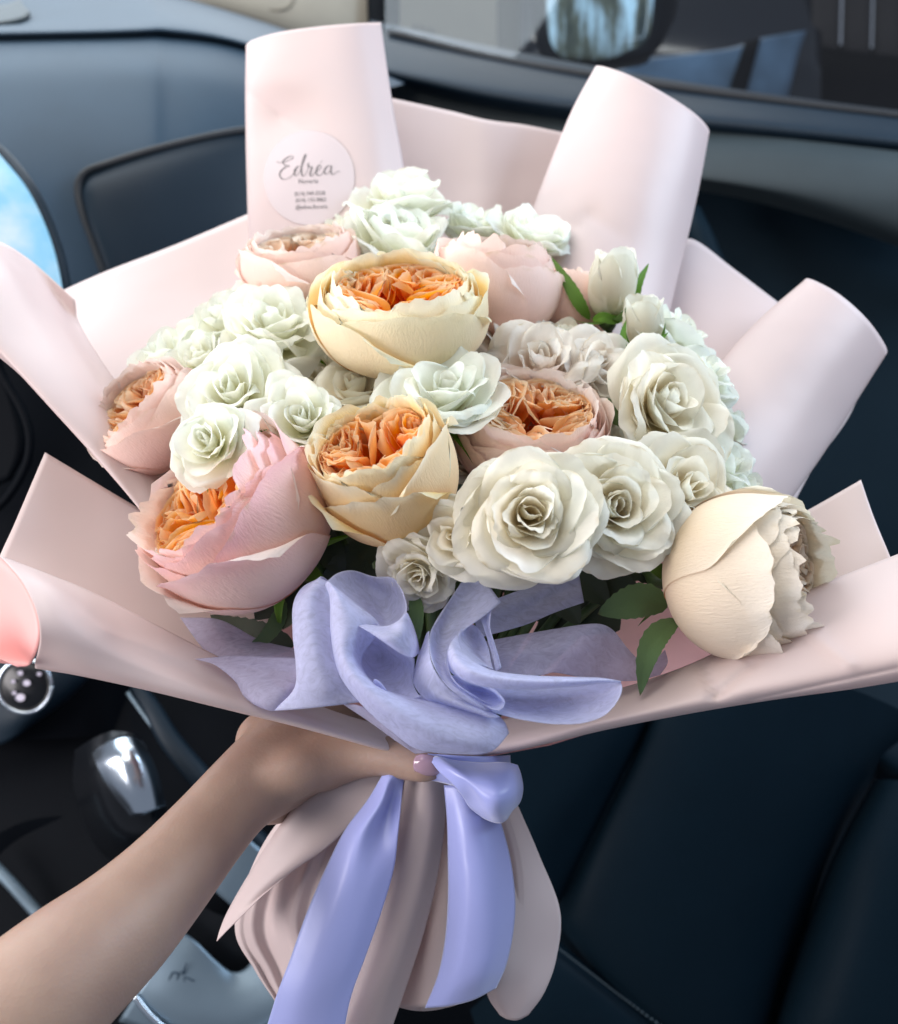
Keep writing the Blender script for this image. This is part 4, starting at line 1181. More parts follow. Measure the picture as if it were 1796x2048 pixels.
def open_rose(label, px, py, d, rpx, face, mat='white', heart=None, openness=0.8, layers=6, seed=0, roll=0, ruff=0.05, group=None, hero=False, squash=(1, 1, 1), jag=0.006, sepals=5, cat='rose', height=1.0):
    rr = np.random.RandomState(seed + 100)
    R = rpx / FPX * d
    rot = frame(face, rr.uniform(0, 6.28))
    c = P(px, py, d)
    loc = c - D(*face) * (R * 0.42 * height)
    root = thing('spray_rose', label, cat, loc, group, rot)
    mt = M[mat]; mh = M[heart] if heart else mt
    nu, nv = (24, 20) if hero else (18, 14)
    counts = [2, 3, 3, 4, 5, 5, 6, 6]
    o = openness
    ruff = ruff * rr.uniform(.6, 1.7)
    lean = rr.uniform(-.10, .10, 2)
    sq = rr.uniform(.84, 1.0)
    wide = rr.uniform(.95, 1.15)
    for j in range(layers):
        t = j / (layers - 1.0)
        n = counts[min(j, 7)] - (1 if rr.rand() < .25 and j > 2 else 0)
        a0 = rr.uniform(0, 6.28)
        for k in range(n):
            e = rr.uniform(-1, 1)
            th0 = 22 + 62 * t ** 0.8
            th1 = 2 + (34 + 30 * o) * t ** 1.1 + 9 * e * t
            th2 = -16 + (46 + 62 * o) * t ** 1.2 + rr.uniform(-12, 18) * (0.3 + t)
            add_petal(root, mh if t < 0.35 else mt, nu, nv, R,
                      az=a0 + 2 * PI * k / n + rr.uniform(-.24, .24) * (1 + t), off=(lean[0] * (1 - t), lean[1] * (1 - t), 0), twist=rr.uniform(-.35, .35), crease=rr.uniform(-.10, .06) * t, r0=0.02 + 0.03 * t, z0=0.03 + 0.10 * (1 - t),
                      Lg=(0.60 + 0.42 * t) * height * rr.uniform(.88, 1.10), th=(th0, th1, th2),
                      Wd=(0.22 + 0.46 * t) * wide * rr.uniform(.82, 1.2), wrapk=1.0 + 0.7 * t ** 2, ruff=ruff * (0.3 + 0.7 * t), rfreq=2.0 + 3.4 * rr.rand(),
                      jag=jag * (0.4 + t), roundness=0.20 + 0.2 * rr.rand(), curl=(0.02 + 0.08 * t) * rr.uniform(-.4, 1.7), rr=rr,
                      taper=0.32 + 0.2 * (1 - t), spir=0.05 + 0.04 * rr.rand(), squash=(sq, 1, 1), notch=0.04 * rr.rand() * t)
    normalise(root, R)
    add_base(root, R, rot, loc, n=sepals, rr=rr)
    return root


def garden_rose(label, px, py, d, rpx, face, mat, heart, seed=0, roll=0, bowl=1.0, mid=14, close=-10, rings=3, clusters=4, group=None, squash=(1, 1, 1), rimjag=0.006, cseed=None, fill=1.0, outer_n=5, sepals=5, heart_h=1.0, heart_mid=None, lip=0.06, shift=0.5):
    """bowl = height of the cup over its radius"""
    rr = np.random.RandomState(seed + 500)
    R = rpx / FPX * d
    rot = frame(face, roll)
    loc = P(px, py, d) - D(*face) * (R * bowl * shift)
    root = thing('garden_rose', label, 'rose', loc, group, rot)
    nu, nv = 30, 22
    Lg = 1.5
    for j in range(rings + 1):
        sc = 1.0 - 0.055 * j
        n = outer_n
        a0 = rr.uniform(0, 6.28)
        for k in range(n):
            az = a0 + 2 * PI * k / n + rr.uniform(-.15, .15)
            add_petal(root, M[mat], nu, nv, R * sc, az=az, r0=0.03, z0=0.03 * j,
                      Lg=Lg, cut=rr.uniform(.86, 1.0) * (1.0 + 0.06 * j), th=(98, mid, close + rr.uniform(-1, 1)),
                      Wd=0.80 * rr.uniform(.88, 1.1), wrapk=1.0, ruff=(0.030 + 0.014 * j), rfreq=(4 + 6 * rr.rand()) * (1 + .35 * j), frill=0.012 + 0.012 * j, jag=rimjag * (0.6 + 0.5 * j), roundness=0.20 + 0.10 * rr.rand() - 0.03 * j,
                      curl=lip * (rr.uniform(0, .9) if j == 0 else 0.0), rr=rr, taper=0.5, spir=0.024, squash=squash, rpow=5, outw=True)
    outer = list(root.children)
    cs = []
    for o in outer:
        co = np.empty(len(o.data.vertices) * 3); o.data.vertices.foreach_get('co', co); cs.append(co.reshape(-1, 3) / R)
    al = np.concatenate(cs)
    rmax = np.percentile(np.hypot(al[:, 0], al[:, 1]), 97.5); zmax = np.percentile(al[:, 2], 96)
    inn = np.concatenate(cs[-outer_n:])
    zb = np.linspace(0, zmax, 12); rb = []
    for q in zb:
        m_ = np.abs(inn[:, 2] - q) < zmax / 11
        rb.append(np.percentile(np.hypot(inn[m_, 0], inn[m_, 1]), 35) if m_.sum() > 4 else 0.05)
    rb = np.array(rb)
    # the plain profile of the cup: every inner ring is kept inside the one around it
    pv = petal_grid(2, 30, 1.0, 0.0, 0.03, 0.0, Lg, (98, mid, close), 0.01, 1.0, ruff=0, roundness=0, spir=0, cut=1.24)[0].reshape(31, 3, 3)[:, 1, :]
    pr, pz = pv[:, 0], pv[:, 2]
    o_r = np.argsort(pz); pr, pz = pr[o_r], pz[o_r]
    for q_, o in enumerate(outer):
        j = q_ // outer_n
        if j == 0:
            continue
        co = cs[q_] * 1.0
        r = np.hypot(co[:, 0], co[:, 1]) + 1e-6
        lim = np.interp(co[:, 2] / (1 - .02 * j), pz, pr) * (1 - 0.055 * j) + 0.012
        q = r / np.maximum(lim, 0.04)
        q2 = np.where(q > 0.93, 0.93 + 0.07 * (1 - np.exp(-(q - 0.93) / 0.07)), q)
        co[:, :2] *= (q2 / q)[:, None]
        o.data.vertices.foreach_set('co', (co * R).ravel())
    Rh = R
    # frilled inner petals standing along the wall of the cup
    n = int(24 * fill)
    for k in range(n):
        q = rr.uniform(0.50, 0.88)
        add_petal(root, M[heart_mid or mat], 24, 14, Rh, az=2 * PI * k / n + rr.uniform(-.25, .25), r0=q - 0.2, z0=0.15,
                  Lg=0.98 * rr.uniform(.80, 1.05), th=(36, mid * .5 + rr.uniform(-10, 6), close * .6 + rr.uniform(-25, 14)), Wd=0.32, wrapk=0.8, ruff=0.07, rfreq=5 + 4 * rr.rand(), jag=0.005,
                  roundness=0.25, curl=0.05 * rr.uniform(-1, 1.5), rr=rr, taper=0.6, spir=0.09)
    for k in range(int(13 * fill)):
        q = rr.uniform(0.34, 0.60)
        add_petal(root, M[heart], 22, 14, Rh, az=2 * PI * k / 13 + rr.uniform(-.25, .25), r0=q - 0.12, z0=0.3,
                  Lg=0.86 * rr.uniform(.84, 1.05), th=(26, mid * .5 + rr.uniform(-10, 8), rr.uniform(-22, 18)), Wd=0.30, wrapk=0.8, ruff=0.06, rfreq=4 + 4 * rr.rand(), jag=0.003,
                  roundness=0.25, curl=0.05 * rr.uniform(-1, 1.5), rr=rr, taper=0.6, spir=0.09)
    # quartered heart: rosettes of nested folded petals
    ca0 = rr.uniform(0, 6.28) if cseed is None else cseed
    for q in range(clusters):
        ca = ca0 + 2 * PI * q / clusters + rr.uniform(-.15, .15)
        co = 0.42 if clusters > 2 else (0.30 if clusters == 2 else 0.0)
        ox, oy = co * math.cos(ca), co * math.sin(ca)
        nr = int(11 * fill)
        for j in range(nr):
            t = (j + 0.5) / nr
            for s_ in (-1, 1):
                L_ = (0.74 + 0.16 * t) * heart_h * rr.uniform(.90, 1.10)
                add_petal(root, M[heart], 20, 12, Rh, off=(ox, oy, 0),
                          az=ca + (PI / 2 + 0.5 * rr.uniform(-1, 1)) * s_ + (PI if rr.rand() < 0.2 else 0), r0=0.012 + 0.04 * t, z0=0.32,
                          Lg=L_, th=(6 + 30 * t, 4 + 14 * t, -10 + 16 * t + rr.uniform(-14, 14)),
                          Wd=0.15 + 0.26 * t, wrapk=1.0 + .6 * t, ruff=0.022 + 0.028 * t, rfreq=3 + 3 * rr.rand(), jag=0.005, roundness=0.22, curl=0.02, rr=rr, taper=0.6, spir=0.06)
    fr = R / rmax; fz = bowl / zmax * R
    oset = set(o.name for o in outer)
    for o in root.children:
        co = np.empty(len(o.data.vertices) * 3); o.data.vertices.foreach_get('co', co); co = co.reshape(-1, 3) / R
        if o.name not in oset:
            r = np.hypot(co[:, 0], co[:, 1]) + 1e-6
            lim = np.interp(co[:, 2], zb, rb) * 0.985
            q = r / np.maximum(lim, 0.05)
            q2 = np.where(q > 0.75, 0.75 + 0.25 * (1 - np.exp(-(q - 0.75) / 0.25)), q)
            co[:, :2] *= (q2 / q)[:, None]
            zc = zmax * 1.03
            w_ = co[:, 2] / zc
            co[:, 2] = zc * np.where(w_ > 0.85, 0.85 + 0.15 * (1 - np.exp(-(w_ - 0.85) / 0.15)), w_)
        co = co * np.array([fr, fr, fz])
        o.data.vertices.foreach_set('co', co.ravel())
    add_base(root, R, rot, loc, n=sepals, rr=rr, sl=0.75)
    return root


def bud(label, px, py, d, rpx, face, seed=0, mat='ivory', sep_th=(110, 95, 70), sl=1.6):
    rr = np.random.RandomState(seed + 900)
    R = rpx / FPX * d
    rot = frame(face)
    loc = P(px, py, d) - D(*face) * (R * 0.9)
    root = thing('rose_bud', label, 'rose bud', loc, 'rose buds', rot)
    for j in range(4):
        sc = 1 - 0.17 * j
        n = 3
        a0 = rr.uniform(0, 6.28)
        for k in range(n):
            add_petal(root, M[mat], 18, 16, R * sc, az=a0 + k * 2 * PI / n, r0=0.04, z0=0.02 + 0.1 * j, Lg=2.15 * rr.uniform(.9, 1.05) * (1 + .12 * j), th=(85, 2 + rr.uniform(-5, 5), -14 + rr.uniform(-10, 22)),
                      Wd=1.05, wrapk=1.0, ruff=0.03, rfreq=4, jag=0.012, roundness=0.32, curl=0.10 * rr.rand(), rr=rr, taper=0.5, spir=0.08)
    normalise(root, R, 97)
    add_base(root, R, rot, loc, n=5, sep_th=sep_th, sl=sl, rr=rr, hip=0.34, sr=0.0024, sw=0.24)
    return root


# --- garden roses
garden_rose('large cream cupped rose with an orange heart, upper centre of the bouquet', 801, 652, .535, 177, (0.0, 0.82, 0.57), 'cream', 'orange', seed=1, bowl=0.92, mid=16, close=-8, clusters=4, heart_mid='cream', rimjag=0.007)
garden_rose('peach cream cupped rose with two bright orange rosettes, centre of the bouquet', 782, 966, .472, 146, (-0.30, 0.68, 0.66), 'peachcup', 'orange', seed=2, bowl=1.5, close=0, clusters=3, heart_mid='peachcup', lip=0.10)
garden_rose('big pink cupped rose with bright orange folds, lower left of the bouquet', 502, 1056, .480, 192, (-0.60, 0.53, 0.61), 'pinkcup', 'orange', seed=13, bowl=1.3, close=-4, clusters=4, heart_mid='peach')
garden_rose('round pale cream rose leaning on the paper at the lower right', 1466, 1152, .475, 166, (0.78, 0.06, 0.62), 'palecup', 'palepeach', seed=4, bowl=1.5, close=-18, clusters=3, heart_mid='palecup', rings=3)
garden_rose('dusty pink closed cup rose just right of the big cream one at the back', 985, 590, .60, 132, (0.12, 0.90, 0.35), 'blush', 'palepeach', seed=5, bowl=1.25, close=-20, clusters=2, fill=0.8)
garden_rose('blush rose mostly hidden behind the small upright bud', 1130, 620, .625, 100, (0.1, 0.95, 0.2), 'blush', 'palepeach', seed=6, bowl=1.2, close=-30, clusters=2, fill=0.7)
garden_rose('pink rose with cream rim at the back left, under the sticker', 605, 540, .61, 122, (-0.1, 0.85, 0.48), 'blush', 'palepeach', seed=7, bowl=0.9, close=-10, clusters=3, fill=0.8, heart_mid='ivory')
garden_rose('pale pink rose at the far left edge of the bouquet with a peach heart', 318, 850, .555, 122, (-0.52, 0.56, 0.60), 'blush', 'peach', seed=8, bowl=1.15, close=-8, clusters=3, fill=0.8, heart_mid='palepeach')
garden_rose('pink brown cupped rose with a burnt peach heart, right of centre', 1060, 885, .515, 156, (0.05, 0.74, 0.66), 'blush', 'peach', seed=9, bowl=1.0, close=-4, clusters=4, heart_mid='palepeach')

# --- white spray roses: label, px, py, depth, radius px, facing, material, openness, layers, seed
SR = [
    ('white rose at the very top of the bouquet below the sticker edge', 800, 400, .66, 112, (0.0, 0.86, 0.50), 'white', .60, 6, 1, 1.0),
    ('small white rose second from the top, right of the topmost one', 948, 438, .67, 76, (0.0, 0.88, 0.46), 'white', .45, 5, 2, 1.2),
    ('white rose with a pale round petal at the top right of the bouquet', 1065, 466, .655, 88, (0.25, 0.76, 0.58), 'white', .75, 6, 3, 1.0),
    ('white rose with brown petal edges just above the large cream cup rose', 798, 474, .625, 100, (0.1, 0.80, 0.60), 'white', .50, 6, 4, 1.1),
    ('small greenish white rose tucked under the sticker', 690, 456, .665, 52, (-0.2, 0.80, 0.5), 'white', .50, 4, 5, 1.0),
    ('mint white rose upper left beside the pink one', 452, 638, .60, 94, (-0.35, 0.70, 0.62), 'white', .75, 6, 6, 1.0),
    ('white rose with a whorled centre left of the large cream cup rose', 545, 652, .56, 108, (-0.05, 0.66, 0.75), 'white', .65, 6, 7, 1.0),
    ('mint white rose at the left edge against the rolled paper', 325, 712, .60, 84, (-0.5, 0.68, 0.5), 'white', .7, 5, 8, 1.0),
    ('bright white open rose on the left, upper of the joined pair', 470, 785, .505, 112, (-0.10, 0.45, 0.88), 'white', .85, 6, 9, 1.0),
    ('bright white ruffled rose lying over the pink garden rose, lower of the pair', 420, 884, .462, 84, (-0.30, 0.30, 0.90), 'white', .9, 5, 10, 0.9),
    ('white rose with upright petals between the left pair and the peach rose', 600, 832, .485, 92, (0.0, 0.45, 0.87), 'white', .5, 6, 11, 1.15),
    ('small ivory rose behind the gap above the peach rose', 712, 785, .525, 76, (0.0, 0.66, 0.72), 'ivory', .7, 5, 12, 0.9),
    ('wide white rose directly below the large cream cup rose', 888, 792, .495, 116, (0.05, 0.72, 0.68), 'white', .85, 6, 13, 0.85),
    ('ivory rose with a brown stained petal right of the large cream cup rose', 1078, 735, .54, 118, (0.0, 0.55, 0.82), 'greige', .85, 6, 14, 0.9),
    ('small ivory rose behind the stained petal rose', 1128, 672, .58, 62, (0.2, 0.80, 0.55), 'ivory', .6, 5, 15, 1.0),
    ('ivory rose with swirled petals turned to the right', 1200, 750, .545, 90, (0.40, 0.30, 0.84), 'greige', .7, 6, 16, 1.0),
    ('pale green white rose at the right back beneath the small bud', 1340, 672, .58, 92, (0.55, 0.60, 0.45), 'white', .8, 5, 17, 1.0),
    ('large white rose on the right with one tall upright petal', 1345, 815, .51, 128, (0.40, 0.25, 0.86), 'ivory', .8, 6, 18, 1.0),
    ('large open ivory rose facing the viewer at the front of the bouquet', 1058, 1042, .440, 158, (0.06, 0.12, 0.98), 'ivory', .8, 7, 19, 0.9),
    ('open ivory rose with a tight spiral centre, front right', 1232, 1012, .462, 122, (0.10, 0.18, 0.97), 'ivory', .8, 7, 20, 1.0),
    ('ivory rose turned right with a folded outer petal, right of the spiral one', 1374, 970, .485, 106, (0.35, 0.25, 0.88), 'ivory', .85, 6, 21, 1.0),
    ('faded white rose behind the right edge of the bouquet', 1446, 930, .525, 94, (0.65, 0.40, 0.6), 'white', .8, 5, 22, 1.0),
    ('narrow ivory rose squeezed against the large open front rose', 905, 1078, .448, 86, (-0.35, 0.05, 0.92), 'ivory', .5, 5, 23, 1.1),
    ('drooping ivory rose above the lilac bow', 838, 1146, .458, 92, (-0.20, -0.25, 0.94), 'ivory', .75, 6, 24, 0.8),
    ('small round white rose half hidden far right by the paper roll', 1470, 845, .57, 50, (0.7, 0.5, 0.3), 'white', .3, 4, 25, 1.2),
    ('mint white rose filling the right back corner', 1330, 880, .545, 100, (0.5, 0.40, 0.6), 'white', .8, 5, 26, 1.0),
    ('ivory rose peeping out beneath the right hand ivory rose', 1495, 975, .54, 56, (0.75, 0.35, 0.4), 'white', .7, 4, 27, 1.0),
    ('ivory rose deep in the gap left of the large cream cup rose', 650, 742, .575, 66, (-0.1, 0.7, 0.7), 'ivory', .6, 5, 28, 1.0),
    ('pink tinged rose squeezed between the peach rose and the burnt peach rose', 945, 905, .52, 74, (-0.1, 0.65, 0.75), 'greige', .5, 5, 29, 1.1),
    ('ivory rose low behind the front roses on the right', 1170, 930, .53, 70, (0.2, 0.6, 0.75), 'greige', .6, 5, 30, 1.0),
    ('pale rose half hidden between the left pair and the mint rose', 395, 712, .575, 70, (-0.3, 0.6, 0.7), 'white', .7, 5, 31, 1.0),
    ('ivory rose low in the gap beside the large right hand rose', 1262, 905, .535, 72, (0.2, 0.5, 0.8), 'ivory', .7, 5, 32, 1.0),
    ('ivory rose peeping out right of the large cream cup rose', 1015, 672, .578, 66, (0.1, 0.7, 0.7), 'greige', .6, 5, 33, 1.0),
    ('white rose on the right rim above the large right hand rose', 1412, 752, .55, 72, (0.6, 0.5, 0.55), 'white', .8, 5, 34, 1.0),
    ('small white rose above the whorled one, touching the pink back rose', 610, 606, .60, 60, (-0.1, 0.7, 0.7), 'white', .6, 5, 35, 1.0),
]
heroes = {19, 20, 9, 13, 14, 18}
for (lb, px, py, d, rp, fc, mt, op, ly, sd, hg) in SR:
    rp *= 1.0 if sd in (19, 24) else 1.25 if sd > 3 else 1.12
    open_rose(lb, px, py, d, rp, fc, mat=mt, openness=op, layers=ly, seed=sd, hero=sd in heroes, height=hg, group='spray roses in the bouquet', ruff=0.045)

bud1 = bud('upright ivory bud on its own green stem at the right back', 1220, 594, .59, 50, (0.05, 0.95, 0.28), seed=1, sep_th=(105, 75, 50), sl=1.9)
bud2 = bud('second ivory bud with long green sepals below the upright one', 1290, 668, .57, 44, (-0.05, 0.96, 0.25), seed=2, sep_th=(100, 35, 12), sl=2.2)


# --- leaves
def leaf(label, pts, wd, mat='leaf', fold=0.25, group='leaves among the roses', cat='leaf', par=None):
    """pts centre line (px,py,d), wd half width in px at the widest"""
    n = 20
    p = to_world(cr(np.array(pts, float), n))
    T = np.gradient(p, axis=0); T /= np.linalg.norm(T, axis=1)[:, None]
    view = CL - p; view /= np.linalg.norm(view, axis=1)[:, None]
    S = np.cross(T, view); S /= np.linalg.norm(S, axis=1)[:, None]
    Nn = np.cross(S, T)
    t = np.linspace(0, 1, n + 1)
    prof = np.sin(PI * t ** 0.8) ** 0.8 * (wd / FPX * pts[0][2])
    us = np.linspace(-1, 1, 9)
    V = []
    for i in range(n + 1):
        for u in us:
            ser = 1 + 0.05 * math.sin(i * 3.1 + u * 2) * (abs(u) == 1)
            V.append(p[i] + S[i] * u * prof[i] * ser + Nn[i] * (abs(u) * fold * prof[i] + 0.05 * prof[i] * math.sin(5 * t[i] + 2 * u)))
    U, Vv = np.meshgrid((us + 1) / 2, t)
    o = mesh_obj('rose_leaf', V, grid_faces(8, n), M[mat], None, np.stack([U.ravel(), Vv.ravel()], 1))
    if par is not None:
        o.name = 'sepal'
        bpy.context.view_layer.update()
        return under(par, o)
    tag(o, label, cat, group)
    return o


for pts, wd in (([(1180, 640, .597), (1158, 605, .59), (1135, 565, .592), (1102, 513, .60)], 13), ([(1225, 640, .59), (1262, 612, .59), (1275, 570, .592), (1298, 526, .60)], 12),
                ([(1185, 640, .585), (1205, 634, .58), (1232, 640, .582), (1262, 628, .59)], 10), ([(1190, 645, .60), (1150, 600, .605), (1140, 570, .61), (1165, 545, .615)], 10)):
    leaf('', pts, wd, 'sepal', par=bud1)
for pts, wd in (([(1258, 735, .56), (1262, 705, .552), (1275, 690, .55), (1284, 664, .552)], 9), ([(1255, 745, .556), (1275, 715, .548), (1300, 700, .545), (1337, 664, .55)], 11), ([(1252, 745, .56), (1246, 700, .555), (1246, 670, .556), (1252, 640, .56)], 8)):
    leaf('', pts, wd, 'sepal', par=bud2)
leaf('broad green leaf left of the pale cream rose at the lower right', [(1335, 1215, .485), (1290, 1200, .48), (1240, 1212, .478), (1195, 1228, .48)], 34)
leaf('long twisted green leaf hanging below the pale cream rose', [(1358, 1240, .475), (1315, 1270, .468), (1292, 1320, .462), (1280, 1392, .46)], 24)
leaf('thin green leaf curling out under the pink garden rose', [(570, 1200, .50), (555, 1240, .495), (530, 1275, .49), (484, 1306, .488)], 16)
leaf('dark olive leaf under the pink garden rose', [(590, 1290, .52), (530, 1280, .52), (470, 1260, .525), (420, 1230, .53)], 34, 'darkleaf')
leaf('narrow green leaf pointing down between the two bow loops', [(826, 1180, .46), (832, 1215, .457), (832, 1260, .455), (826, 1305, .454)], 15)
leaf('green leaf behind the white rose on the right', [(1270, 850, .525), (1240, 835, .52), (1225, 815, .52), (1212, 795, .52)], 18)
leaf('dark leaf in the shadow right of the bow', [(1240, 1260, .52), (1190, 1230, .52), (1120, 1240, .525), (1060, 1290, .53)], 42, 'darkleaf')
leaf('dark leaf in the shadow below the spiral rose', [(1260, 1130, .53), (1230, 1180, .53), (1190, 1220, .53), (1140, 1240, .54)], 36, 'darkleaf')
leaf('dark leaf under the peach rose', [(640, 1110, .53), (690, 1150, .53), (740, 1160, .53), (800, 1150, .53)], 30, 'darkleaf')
leaf('small leaf beside the peach rose, above the front ivory roses', [(862, 1080, .465), (845, 1082, .462), (828, 1085, .46), (812, 1100, .46)], 14)
leaf('small leaf under the white rose left of the peach rose', [(640, 938, .49), (610, 930, .488), (590, 918, .488), (575, 905, .49)], 10)
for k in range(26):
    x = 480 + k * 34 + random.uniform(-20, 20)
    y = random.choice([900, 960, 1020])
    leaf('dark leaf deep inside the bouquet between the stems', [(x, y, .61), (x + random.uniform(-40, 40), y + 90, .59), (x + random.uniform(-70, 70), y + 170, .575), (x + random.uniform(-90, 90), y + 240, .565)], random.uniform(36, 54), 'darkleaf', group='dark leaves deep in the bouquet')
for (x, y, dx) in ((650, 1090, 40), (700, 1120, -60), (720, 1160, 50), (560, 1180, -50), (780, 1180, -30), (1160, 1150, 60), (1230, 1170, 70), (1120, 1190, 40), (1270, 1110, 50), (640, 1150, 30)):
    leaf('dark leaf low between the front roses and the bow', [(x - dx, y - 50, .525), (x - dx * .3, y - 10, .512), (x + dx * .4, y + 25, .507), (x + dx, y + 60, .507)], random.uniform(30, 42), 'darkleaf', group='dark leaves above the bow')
#MARK_BOW
# ================================================================== LILAC BOW
bow = thing('fabric_bow', 'translucent lilac fabric bow with looped folds at the front of the bouquet', 'bow', P(850, 1390, .46))
bpy.context.view_layer.update()


def fold(rows, mat='tulle', nu=36, nv=36, wob=0.0006, seed=0, name='bow_loop'):
    return part(bow, loft, name, rows, M[mat], nu=nu, nv=nv, wob=wob, seed=seed, thick=0.0003)


# back right tail pieces
fold([[(960, 1210, .475), (1040, 1180, .48), (1100, 1160, .485), (1158, 1148, .488)],
      [(950, 1240, .472), (1040, 1215, .478), (1105, 1190, .483), (1162, 1172, .486)],
      [(960, 1275, .470), (1050, 1250, .476), (1110, 1225, .480), (1168, 1205, .484)]], 'tulle', seed=1)
fold([[(960, 1285, .470), (1040, 1270, .468), (1110, 1258, .466), (1160, 1250, .464), (1200, 1248, .463), (1228, 1262, .466), (1258, 1300, .47), (1295, 1330, .475), (1330, 1300, .48)],
      [(960, 1320, .462), (1030, 1312, .460), (1095, 1305, .458), (1140, 1300, .456), (1180, 1310, .460), (1215, 1320, .465), (1250, 1335, .468), (1290, 1342, .473), (1335, 1325, .478)],
      [(970, 1360, .458), (1030, 1355, .457), (1085, 1350, .456), (1110, 1345, .456), (1165, 1355, .462), (1200, 1358, .466), (1240, 1362, .468), (1280, 1360, .472), (1320, 1350, .476)]], 'tulle_thin', seed=2)
# left flap (thin)
fold([[(390, 1318, .462), (470, 1312, .46), (540, 1314, .458), (604, 1316, .456)],
      [(430, 1330, .457), (490, 1345, .453), (550, 1350, .451), (602, 1345, .452)],
      [(470, 1362, .455), (505, 1378, .449), (555, 1386, .446), (598, 1370, .450)],
      [(488, 1392, .455), (515, 1408, .449), (548, 1418, .447), (586, 1404, .450)],
      [(510, 1410, .458), (530, 1418, .455), (548, 1421, .453), (572, 1415, .454)]], 'tulle_thin', seed=3)
# tissue seen left, behind
fold([[(360, 1235, .50), (440, 1240, .495), (520, 1280, .49), (600, 1300, .485)],
      [(400, 1290, .49), (450, 1300, .485), (520, 1310, .48), (600, 1320, .475)],
      [(440, 1330, .485), (490, 1335, .48), (540, 1340, .475), (600, 1345, .47)]], 'tulle_thin', seed=4)
# left tall fold
fold([[(655, 1160, .458), (646, 1154, .452), (640, 1154, .447), (644, 1158, .446), (660, 1166, .447)],
      [(640, 1185, .462), (604, 1180, .452), (592, 1198, .444), (620, 1190, .439), (662, 1188, .443)],
      [(640, 1255, .462), (596, 1256, .450), (587, 1260, .440), (620, 1255, .434), (664, 1250, .438)],
      [(640, 1325, .460), (602, 1328, .448), (594, 1330, .438), (632, 1328, .432), (674, 1318, .436)],
      [(640, 1370, .460), (606, 1376, .450), (590, 1378, .440), (645, 1375, .433), (700, 1362, .436)],
      [(640, 1400, .462), (580, 1412, .455), (550, 1421, .447), (630, 1415, .437), (722, 1404, .438)]], 'tulle', nu=44, nv=40, seed=5)
# inside of the upper left loop
fold([[(652, 1164, .446), (676, 1146, .452), (706, 1141, .457), (746, 1153, .458), (786, 1156, .454), (806, 1184, .445)],
      [(690, 1196, .448), (715, 1185, .458), (742, 1182, .463), (772, 1190, .463), (797, 1198, .456), (813, 1208, .442)],
      [(730, 1228, .444), (747, 1230, .456), (763, 1233, .461), (780, 1234, .460), (797, 1230, .452), (813, 1224, .438)],
      [(760, 1253, .436), (766, 1256, .444), (772, 1257, .448), (780, 1254, .447), (793, 1246, .442), (812, 1230, .434)]], 'tulle', seed=6)
# outer face of the upper left loop
fold([[(712, 1249, .432), (740, 1250, .434), (772, 1252, .434), (796, 1242, .432), (812, 1226, .434), (818, 1232, .446)],
      [(735, 1262, .428), (762, 1266, .428), (790, 1268, .428), (812, 1262, .430), (824, 1252, .436), (828, 1256, .450)],
      [(765, 1282, .428), (785, 1286, .427), (805, 1290, .428), (822, 1288, .431), (832, 1280, .438), (836, 1284, .450)],
      [(800, 1306, .430), (810, 1310, .430), (820, 1314, .431), (828, 1314, .434), (836, 1308, .440), (840, 1310, .450)]], 'tulle', seed=7)
# deep cup in the middle
fold([[(700, 1262, .436), (712, 1250, .437), (735, 1256, .438), (765, 1272, .437), (800, 1296, .436), (829, 1318, .436)],
      [(692, 1290, .438), (712, 1290, .448), (740, 1296, .454), (770, 1308, .454), (800, 1325, .449), (828, 1340, .440)],
      [(704, 1325, .436), (722, 1330, .448), (748, 1338, .455), (776, 1348, .455), (800, 1358, .450), (826, 1366, .442)],
      [(728, 1362, .434), (744, 1368, .444), (764, 1374, .450), (786, 1380, .449), (810, 1384, .445), (836, 1388, .440)],
      [(760, 1398, .432), (774, 1402, .438), (788, 1404, .441), (804, 1403, .441), (822, 1398, .439), (845, 1392, .437)]], 'tulle', seed=8)
# main diagonal tail
fold([[(650, 1168, .444), (655, 1163, .440), (658, 1164, .438), (661, 1166, .440)],
      [(660, 1200, .440), (664, 1196, .435), (684, 1200, .433), (712, 1208, .440)],
      [(659, 1260, .440), (668, 1258, .431), (705, 1252, .430), (760, 1254, .440)],
      [(666, 1318, .437), (680, 1316, .427), (700, 1310, .428), (722, 1318, .436)],
      [(690, 1368, .433), (706, 1362, .423), (732, 1360, .424), (752, 1370, .434)],
      [(738, 1424, .430), (762, 1414, .420), (800, 1404, .422), (826, 1396, .434)],
      [(790, 1468, .431), (822, 1454, .420), (870, 1440, .422), (910, 1412, .434)],
      [(830, 1496, .434), (868, 1482, .422), (920, 1462, .423), (975, 1420, .436)],
      [(880, 1506, .438), (916, 1498, .426), (962, 1480, .425), (1006, 1440, .436)],
      [(930, 1508, .442), (962, 1508, .432), (990, 1498, .429), (1018, 1466, .436)]], 'tulle', nu=40, nv=60, seed=9)
fold([[(800, 1398, .444), (850, 1392, .446), (910, 1392, .446), (960, 1402, .442)],
      [(800, 1420, .440), (860, 1412, .446), (920, 1412, .446), (985, 1425, .438)],
      [(830, 1450, .438), (880, 1450, .443), (940, 1446, .443), (1012, 1450, .436)]], 'tulle', seed=19)
# little inner curl
fold([[(748, 1358, .428), (757, 1362, .426), (770, 1376, .427), (780, 1392, .430)],
      [(746, 1372, .430), (758, 1378, .433), (768, 1388, .434), (778, 1398, .432)],
      [(752, 1392, .430), (760, 1396, .433), (768, 1400, .434), (776, 1403, .431)]], 'tulle', seed=10)
